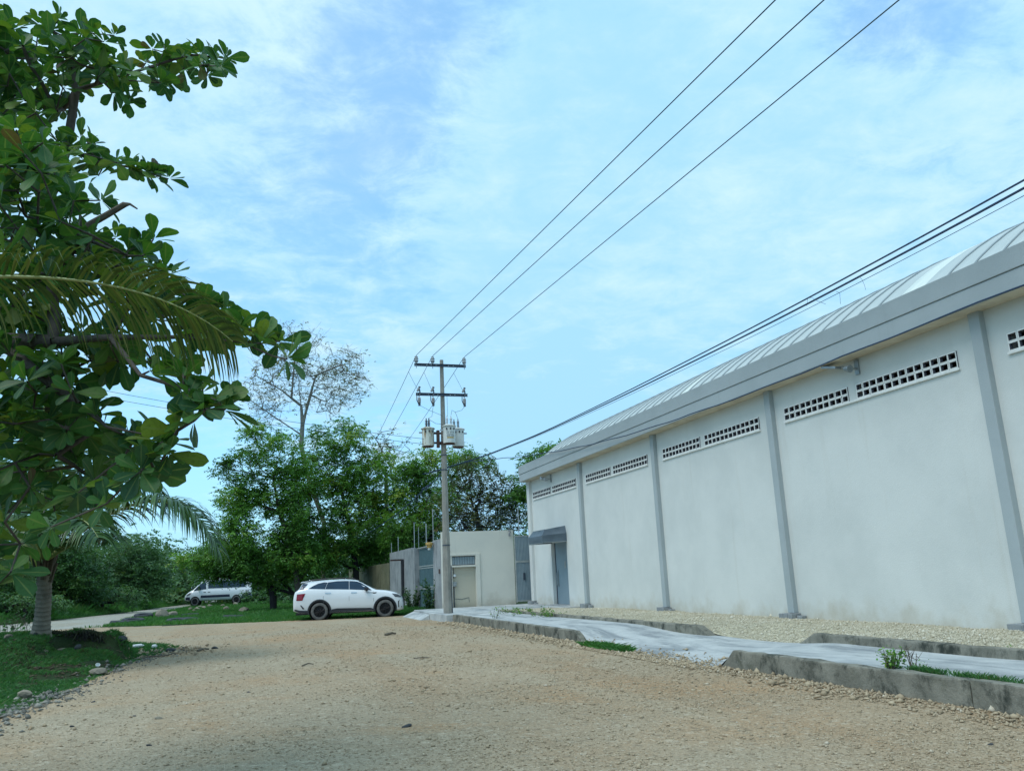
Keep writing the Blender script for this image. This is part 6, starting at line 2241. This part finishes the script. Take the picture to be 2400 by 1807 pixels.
# drift of bigger stones at the kerb foot
n = 7000
y = np.concatenate([rngG.uniform(16.2, 29.5, n // 2), rngG.uniform(4.0, 11.8, n // 2)])
x = 6.97 - np.abs(rngG.normal(0, 0.28, len(y)))
r = rngG.lognormal(math.log(0.024), 0.45, len(x)) * np.where(y < 12, 0.75, 1.1)
k = rngG.random(len(x)) < 0.35 + 0.65 * vnoise(x, y, 0.8, 71)
stones('kerb_rubble', x[k], y[k], r[k] * 0.3, np.clip(r[k], 0.008, 0.07), 'stone', rngG.beta(2.4, 2.0, k.sum()))
n = 3500
y = rngG.uniform(11.7, 17.6, n); x = 6.7 + np.abs(rngG.normal(0, 0.35, n)) - 0.25
r = rngG.lognormal(math.log(0.018), 0.4, n)
stones('ramp_gravel', x, y, np.where(x > 6.8, slab_z(x, y) * sstep(x, 6.7, 7.2), 0) + r * 0.3 + 0.004, r, 'stone', rngG.beta(2.6, 2.0, n))
# stones on the strip by the warehouse
n = 60000
y = 6 + 24 * rngG.random(n) ** 1.3; x = rngG.uniform(9.06, 12.25, n)
r = rngG.lognormal(math.log(0.0125), 0.4, n)
stones('strip_stones', x, y, strip_z(x, y) + r * 0.25, r, 'stone_pale', np.clip(rngG.beta(3.2, 1.7, n), 0, 1))
# leaf litter and crumbs on the mound slope
n = 5200
x = rngG.uniform(-6.0, -2.6, n); y = rngG.normal(19.8, 2.0, n)
k = not_paved(x, y) & (vnoise(x, y, 1.2, 91) > 0.35)
x, y = x[k], y[k]
r = rngG.lognormal(math.log(0.020), 0.45, len(x))
stones('leaf_litter', x, y, ground_z(x, y) + 0.012, r, 'litter_brown', rngG.beta(1.5, 2.5, len(x)), flat=0.3)
# gray rubble between bank and gravel
n = 9000
y = rngG.uniform(10.5, 24.5, n)
x = np.interp(y, [9, 12.9, 14.2, 16.6, 18.6, 21, 23.2], [-3.2, -3.08, -2.85, -2.68, -2.62, -2.45, -1.95]) + rngG.normal(0.02, 0.24, n) - 0.25 * (y < 15.5) * rngG.random(n)
r = rngG.lognormal(math.log(0.022), 0.5, n)
k = rngG.random(n) < (0.1 + 0.9 * vnoise(x, y, 0.9, 77)) * np.where(y < 15.6, 0.7, np.where(y < 18.5, 0.12, 0.2))
x, y, r = x[k], y[k], np.clip(r[k], 0.008, 0.09)
stones('bank_rubble', x, y, np.maximum(ground_z(x, y), 0) + r * 0.25, r, 'stone_gray', rngG.beta(1.6, 2.2, len(x)))
n = 480
x = rngG.normal(-2.0, 0.55, n); y = rngG.normal(23.6, 0.8, n); r = rngG.lognormal(math.log(0.03), 0.5, n)
stones('bank_rubble', x, y, np.maximum(ground_z(x, y), 0) + r * 0.3, np.clip(r, 0.01, 0.09), 'stone', rngG.beta(1.2, 2.6, n))


def rock(name, label, cat, p, size, mat='rock', group=None, seed=1):
    bm = bmesh.new()
    bmesh.ops.create_icosphere(bm, subdivisions=2, radius=1.0)
    rg = np.random.default_rng(seed * 17 + 3)
    dirs = unit(rg.normal(0, 1, (7, 3))); cut = rg.uniform(0.55, 0.9, 7)
    for v in bm.verts:
        c = np.array(v.co)
        for d, q in zip(dirs, cut):
            e = c @ d
            if e > q: c = c - d * (e - q) * 0.9
        c = c * (1 + 0.08 * (float(vnoise(c[0] * 2 + seed, c[1] * 2 + c[2], 1.3, seed)) - 0.5))
        v.co = (c[0] * size[0], c[1] * size[1], c[2] * size[2])
    me = bpy.data.meshes.new(name); bm.to_mesh(me); bm.free()
    o = link_mesh(name, me, M[mat])
    z = max(p[2], float(ground_z(np.array([p[0]]), np.array([p[1]]))[0]))
    o.location = (p[0], p[1], z + size[2] * 0.35)
    o.rotation_euler = (rg.uniform(-0.2, 0.2), rg.uniform(-0.2, 0.2), rg.uniform(0, 3.1))
    return tag(o, label, cat, group)


GR = 'rocks lying on the lawn by the dirt road'
for i, (px, py, w_, lab) in enumerate([(572, 1434, 0.50, 'flat topped tan rock on the lawn, largest of those between van and car'), (522, 1421, 0.26, 'pale rock on the grass just under the middle of the van'),
                                       (530, 1429, 0.32, 'tan rock on the lawn a little in front of the pale one under the van'), (552, 1417, 0.30, 'light rock beside the rear wheel of the van'),
                                       (491, 1422, 0.30, 'low rock between the front wheel and middle of the van'), (446, 1430, 0.26, 'small rock in the rock cluster before the van, on its road end'),
                                       (462, 1430, 0.30, 'pale rock in the rock cluster ahead of the van front wheel'), (478, 1427, 0.30, 'tan rock in the rock cluster, on the end nearest the lawn'),
                                       (455, 1434, 0.24, 'small rock in front of the rock cluster before the van'), (380, 1447, 0.42, 'upright broken tan rock beside the row of half buried tyres'),
                                       (404, 1444, 0.40, 'squat gray rock on the lawn edge next to the broken upright rock'), (468, 1424, 0.26, 'flat pale rock at the front wheel of the van')]):
    p = gnd(px, py)
    rock('rock', lab, 'rock', p, (w_, w_ * 0.7, w_ * (0.55 if i != 9 else 0.9)), 'rock', GR, 5 + i)
GR2 = 'stones around the palm mound'
for i, (px, py, z, w_, lab, mt) in enumerate([(228, 1578, 0.02, 0.27, 'long pale stone slab at the gravel edge below the mound', 'rock'), (62, 1630, 0.05, 0.14, 'pale loaf shaped stone alone on the near grass', 'rock'),
                                              (50, 1520, 0.32, 0.15, 'orange tinted stone on the mound slope below the palm', 'rock'), (16, 1536, 0.28, 0.15, 'gray stone on the mound slope at the frame edge', 'rock'),
                                              (86, 1516, 0.4, 0.14, 'mossy stone just below the palm trunk', 'rock_dark'), (145, 1524, 0.3, 0.10, 'small brown stone in the grass of the mound', 'rock'),
                                              (104, 1543, 0.2, 0.10, 'whitish stone low on the mound slope', 'rock'), (183, 1518, 0.35, 0.12, 'gray stone at the foot of the dark root bank', 'rock_dark'),
                                              (283, 1540, 0.0, 0.17, 'dark lump of earth among the rubble by the mound', 'rock_dark'), (400, 1528, 0.0, 0.16, 'dark clod at the tip of the stick on the gravel', 'rock_dark'),
                                              (430, 1525, 0.0, 0.05, 'tiny dark clod beyond the clod at the stick tip', 'rock_dark'), (503, 1520, 0.0, 0.10, 'brown clod beside the short broken branch', 'rock_dark')]):
    p = gnd(px, py, z)
    rock('stone', lab, 'stone', p, (w_, w_ * 0.6, w_ * (0.3 if i == 0 else 0.5)), mt, GR2, 40 + i)
GR3 = 'small dark clods lying on the gravel'
for i, (px, py, w_, lab) in enumerate([(168, 1703, 0.045, 'blackish clod on the gravel near the lower corner'), (349, 1747, 0.04, 'blackish clod on the gravel nearest the viewer'), (315, 1678, 0.035, 'small dark clod in line with the flat brown one'),
                                       (372, 1684, 0.07, 'flat brown clod on the open gravel'), (218, 1645, 0.045, 'dark clod closest to the grass bank'), (953, 1703, 0.075, 'flat dark clod in the middle of the near gravel'),
                                       (1865, 1585, 0.06, 'black lump against the foot of the near kerb'), (1338, 1503, 0.08, 'pale gray lump where the far kerb ends'), (583, 1622, 0.04, 'small dark clod in the middle of the gravel'), (1640, 1567, 0.06, 'light stone at the tip of the near kerb'),
                                       (1740, 1567, 0.09, 'white stone beside the sloping end of the near kerb'), (2322, 1745, 0.04, 'small black clod near the lower right of the gravel')]):
    p = gnd(px, py)
    rock('clod' if 'stone' not in lab else 'stone', lab.replace('lower right of the gravel', 'gravel below the kerb'), 'clod' if 'stone' not in lab else 'stone', p, (w_ * 0.85, w_ * 0.5, w_ * 0.3), 'rock_dark' if i not in (3, 7, 9, 10) else 'rock', GR3, 80 + i)
# litter and sticks
for px, py, ln, rz, lab in ((324, 1517, 0.15, 0.4, 'white plastic bottle lying on the grass patch beside the mound'), (362, 1518, 0.07, 0.2, 'white scrap of plastic on the rubble beyond the bottle')):
    p = gnd(px, py, 0.03)
    mb = MB(); mb.lathe([(0.01, -ln), (0.045, -ln * 0.9), (0.05, -ln * 0.2), (0.05, ln * 0.55), (0.02, ln * 0.8), (0.018, ln)], (0, 0, 0.045), 0, 10)
    o = mb.build('plastic_bottle' if ln > 0.1 else 'plastic_scrap', M['litter'], None, smooth=True)
    o.location = tuple(p); o.rotation_euler = (0, 0, rz)
    tag(o, lab, 'litter')
p = gnd(228, 1561, 0.12)
mb = MB(); mb.lathe([(0.01, 0), (0.03, 0.003), (0.045, 0.05), (0.042, 0.052), (0.028, 0.008)], (0, 0, 0), 2, 12)
o = mb.build('plastic_cup', M['litter'], None, smooth=True); o.location = tuple(p); o.rotation_euler = (0.7, 0.4, 0)
tag(o, 'white plastic cup thrown among the dark rubble below the mound', 'litter')
for (pts, rad, lab) in ((((318, 1544), (350, 1539), (385, 1535), (408, 1531)), 0.022, 'long thin stick lying on the gravel beside the rubble'), (((463, 1524), (477, 1521), (490, 1520)), 0.03, 'short broken branch lying on the gravel beyond the mound'),
                        (((903, 1487), (918, 1485), (927, 1484)), 0.04, 'pale stick on the gravel in front of the parked car'), (((708, 1558), (722, 1555), (735, 1554)), 0.014, 'brown stick in the middle of the open gravel'),
                        (((970, 1540), (990, 1541), (1005, 1539)), 0.012, 'thin twig on the gravel towards the kerb'), (((196, 1565), (218, 1559), (238, 1548), (250, 1538)), 0.02, 'gray twig across the dark rubble below the mound')):
    mb = MB(); mb.tube([tuple(gnd(px, py, 0.03) + np.array([0, 0, rad * 0.5 + 0.02 * (k % 2) - 0.02])) for k, (px, py) in enumerate(pts)], [rad * (1 - 0.15 * k) for k in range(len(pts))], 6)
    tag(mb.build('stick', M['dead_wood']), lab, 'stick', 'sticks and twigs on the gravel')


# half buried tyres along the lawn edge
def tyre(px, py, sink, tilt, lab, R0=0.52):
    p = gnd(px, py)
    mb = MB()
    pr = []
    for k in range(11):
        a = -math.pi / 2 + math.pi * k / 10
        pr.append((R0 - 0.10 + 0.10 * math.cos(a), 0.13 * math.sin(a)))
    prof = [(R0 - 0.26, -0.10)] + pr + [(R0 - 0.26, 0.10), (R0 - 0.28, 0.0), (R0 - 0.26, -0.10)]
    mb.lathe(prof, (0, 0, 0), 2, 28, False)
    o = mb.build('old_tyre', M['tyre_old'], None, smooth=True, angle=60)
    o.location = (p[0], p[1], 0.13 - sink)
    o.rotation_euler = (tilt[0], tilt[1], 0)
    tag(o, lab, 'tyre', 'old tyres sunk along the lawn edge')


tyre(336, 1448, 0.00, (0.10, 0.02), 'black tyre lying flat, most exposed of the row at the tip of the lawn', 0.56)
tyre(312, 1458, 0.06, (0.08, 0.05), 'gray dusty tyre sunk in front of the exposed black tyre', 0.58)
tyre(281, 1461, 0.12, (0.0, 0.1), 'dusty tyre almost buried at the very tip of the lawn', 0.5)
tyre(414, 1458, 0.08, (0.1, 0.0), 'dark tyre sunk in the lawn edge below the squat gray rock', 0.52)
tyre(455, 1454, 0.12, (0.02, 0.12), 'mostly buried dark tyre under the rock cluster', 0.55)
tyre(446, 1443, 0.13, (0.05, 0.0), 'sunken tyre halfway between lawn edge and rock cluster', 0.56)
tyre(548, 1448, 0.11, (0.0, 0.05), 'buried tyre rim in the lawn below the largest tan rock', 0.58)


# weeds and small plants
def plant(name, label, p, h, n, spread, mat='leaf_mid', lsize=0.09, stems=6, cat='weed', group=None, seed=1, bare=False):
    rg = np.random.default_rng(seed)
    t = thing(name, label, cat, p, group=group)
    mb = MB(); tips = []
    for k in range(stems):
        a = rg.uniform(0, 6.28); rr = spread * math.sqrt(rg.random())
        b = np.array([math.cos(a) * rr * 0.35, math.sin(a) * rr * 0.35, -0.02])
        e = np.array([math.cos(a) * rr, math.sin(a) * rr, h * rg.uniform(0.55, 1.0)])
        m_ = (b + e) / 2 + rg.normal(0, 0.04 * h, 3)
        mb.tube([tuple(b), tuple(m_), tuple(e)], [0.006 + 0.004 * h, 0.005, 0.003], 5)
        tips.append((b, m_, e))
        if bare:
            for q in range(3):
                s0 = m_ + (e - m_) * rg.uniform(0, 0.9)
                mb.tube([tuple(s0), tuple(s0 + rg.normal(0, 0.10 * h / 0.35, 3) + np.array([0, 0, 0.05]))], [0.004, 0.002], 4)
    mb.build('stem', M['dead_wood' if bare else 'bark'], t)
    if n:
        i = rg.integers(0, len(tips), n); q = rg.random(n)[:, None]
        B_ = np.array([tips[k][0] for k in i]); E_ = np.array([tips[k][2] for k in i])
        c = B_ + (E_ - B_) * (0.1 + 0.95 * q) + rg.normal(0, 0.03, (n, 3))
        c[:, 2] = np.maximum(c[:, 2], 0.0)
        d = unit(rg.normal(0, 1, (n, 3)) * np.array([1, 1, 0.5]) + np.array([0, 0, 0.25]))
        v, f, tt_ = leaf_quads(c, d, unit(np.array([0, 0, 1.0]) + rg.normal(0, 0.5, (n, 3))), rg.uniform(0.6, 1.2, n) * lsize, rg.uniform(0.4, 0.55, n) * lsize, rg.random(n), 0.12)
        link_mesh('foliage', arr_mesh('foliage', v, f, False, tt_), M[mat], t)
    return t


GW = 'weeds growing in the pavement joints'
for k, (y_, h_, lab) in enumerate(((28.6, 0.20, 'low weed clump at the start of the inner kerb'), (27.2, 0.16, 'low weed clump further along the inner kerb'), (25.4, 0.26, 'tallest weed clump against the inner kerb'), (24.3, 0.16, 'last small weed clump on the inner kerb near the door'))):
    plant('weed', lab, (8.78, y_, 0.25), h_, 150, 0.55, 'leaf_mid', 0.075, 9, group=GW, seed=100 + k)
plant('weed', 'small sprawling weed on the edge of the far kerb', tuple(gnd(1160, 1449, 0.25)), 0.32, 40, 0.2, 'leaf_mid', 0.07, 5, group=GW, seed=110)
plant('weed', 'tiny weed in the middle of the pavement behind the far kerb', tuple(gnd(1202, 1443, 0.25)), 0.12, 14, 0.10, 'leaf_mid', 0.06, 3, group=GW, seed=111)
plant('weed', 'leafy weed growing on top of the near kerb', tuple(gnd(2088, 1566, 0.25)), 0.22, 240, 0.19, 'leaf_mid', 0.06, 14, group=GW, seed=112)
plant('dead_weed', 'bare dead twig plant beside the leafy weed on the near kerb', tuple(gnd(2142, 1566, 0.25)), 0.27, 0, 0.10, 'leaf_mid', 0.05, 5, group=GW, seed=113, bare=True)
plant('weed', 'small weed at the foot of the bare dead twig plant', tuple(gnd(2162, 1569, 0.25)), 0.08, 40, 0.10, 'leaf_mid', 0.035, 5, group=GW, seed=114)
plant('weed', 'dark weed against the near end of the inner kerb', tuple(gnd(2368, 1533, 0.25)), 0.10, 80, 0.18, 'leaf_mid', 0.045, 6, group=GW, seed=115)
n = 2200
y = rngG.uniform(6.6, 8.1, n); x = 7.2 + np.abs(rngG.normal(0, 0.05, n))
k = rngG.random(n) < 0.2 + 0.8 * vnoise(x, y, 4, 3)
blades('joint_grass', x[k], y[k], np.full(k.sum(), 0.25), rngG.uniform(0.02, 0.075, k.sum()), rngG.uniform(0.004, 0.008, k.sum()), 0.6, 'grass_near', rngG.random(k.sum()))
n = 3800
a = rngG.uniform(0, 6.28, n); rr = np.sqrt(rngG.random(n))
gx, gy = 6.93 + 0.22 * np.cos(a) * rr - 0.05, 15.95 + 1.15 * np.sin(a) * rr
blades('creeping_weed', gx, gy, np.maximum(0.0, slab_z(gx, gy) * (gx > 7.1)), rngG.uniform(0.02, 0.11, n), rngG.uniform(0.015, 0.04, n), 1.2, 'grass', rngG.random(n) * 0.8)
plant('shrub', 'leafy shrub by the wall in front of the car nose', tuple(onX(966, 1428, 8.0)[:2]) + (0.0,), 1.15, 700, 0.65, 'leaf_deep', 0.15, 12, 'bush', 'shrubs at the yard gate', 120)
plant('shrub', 'taller shrub against the dark green gate', tuple(onX(1008, 1428, 8.05)[:2]) + (0.0,), 1.55, 800, 0.45, 'leaf_deep', 0.14, 12, 'bush', 'shrubs at the yard gate', 121)
n = 5000
y = rngG.uniform(36.7, 46, n); x = rngG.uniform(6.7, 8.2, n)
blades('wall_grass', x, y, np.full(n, -0.02), rngG.uniform(0.08, 0.30, n) * sstep(x, 6.4, 7.6), rngG.uniform(0.015, 0.035, n), 0.6, 'grass', rngG.random(n) * 0.6)
for k, (px, py, lab) in enumerate(((12, 1530, 'dry grass stalks at the frame edge on the mound'), (40, 1520, 'tall dry grass stalks on the mound beyond the stones'), (76, 1500, 'dry grass stalks next to the palm trunk base'))):
    p = atD(px, py, 20.0)
    z = float(ground_z(np.array([p[0]]), np.array([p[1]]))[0])
    plant('grass_stalks', lab, (p[0], p[1], z), 0.75, 18, 0.30, 'grass_near', 0.16, 9, 'grass', 'dry stalks on the mound', 130 + k, bare=True)
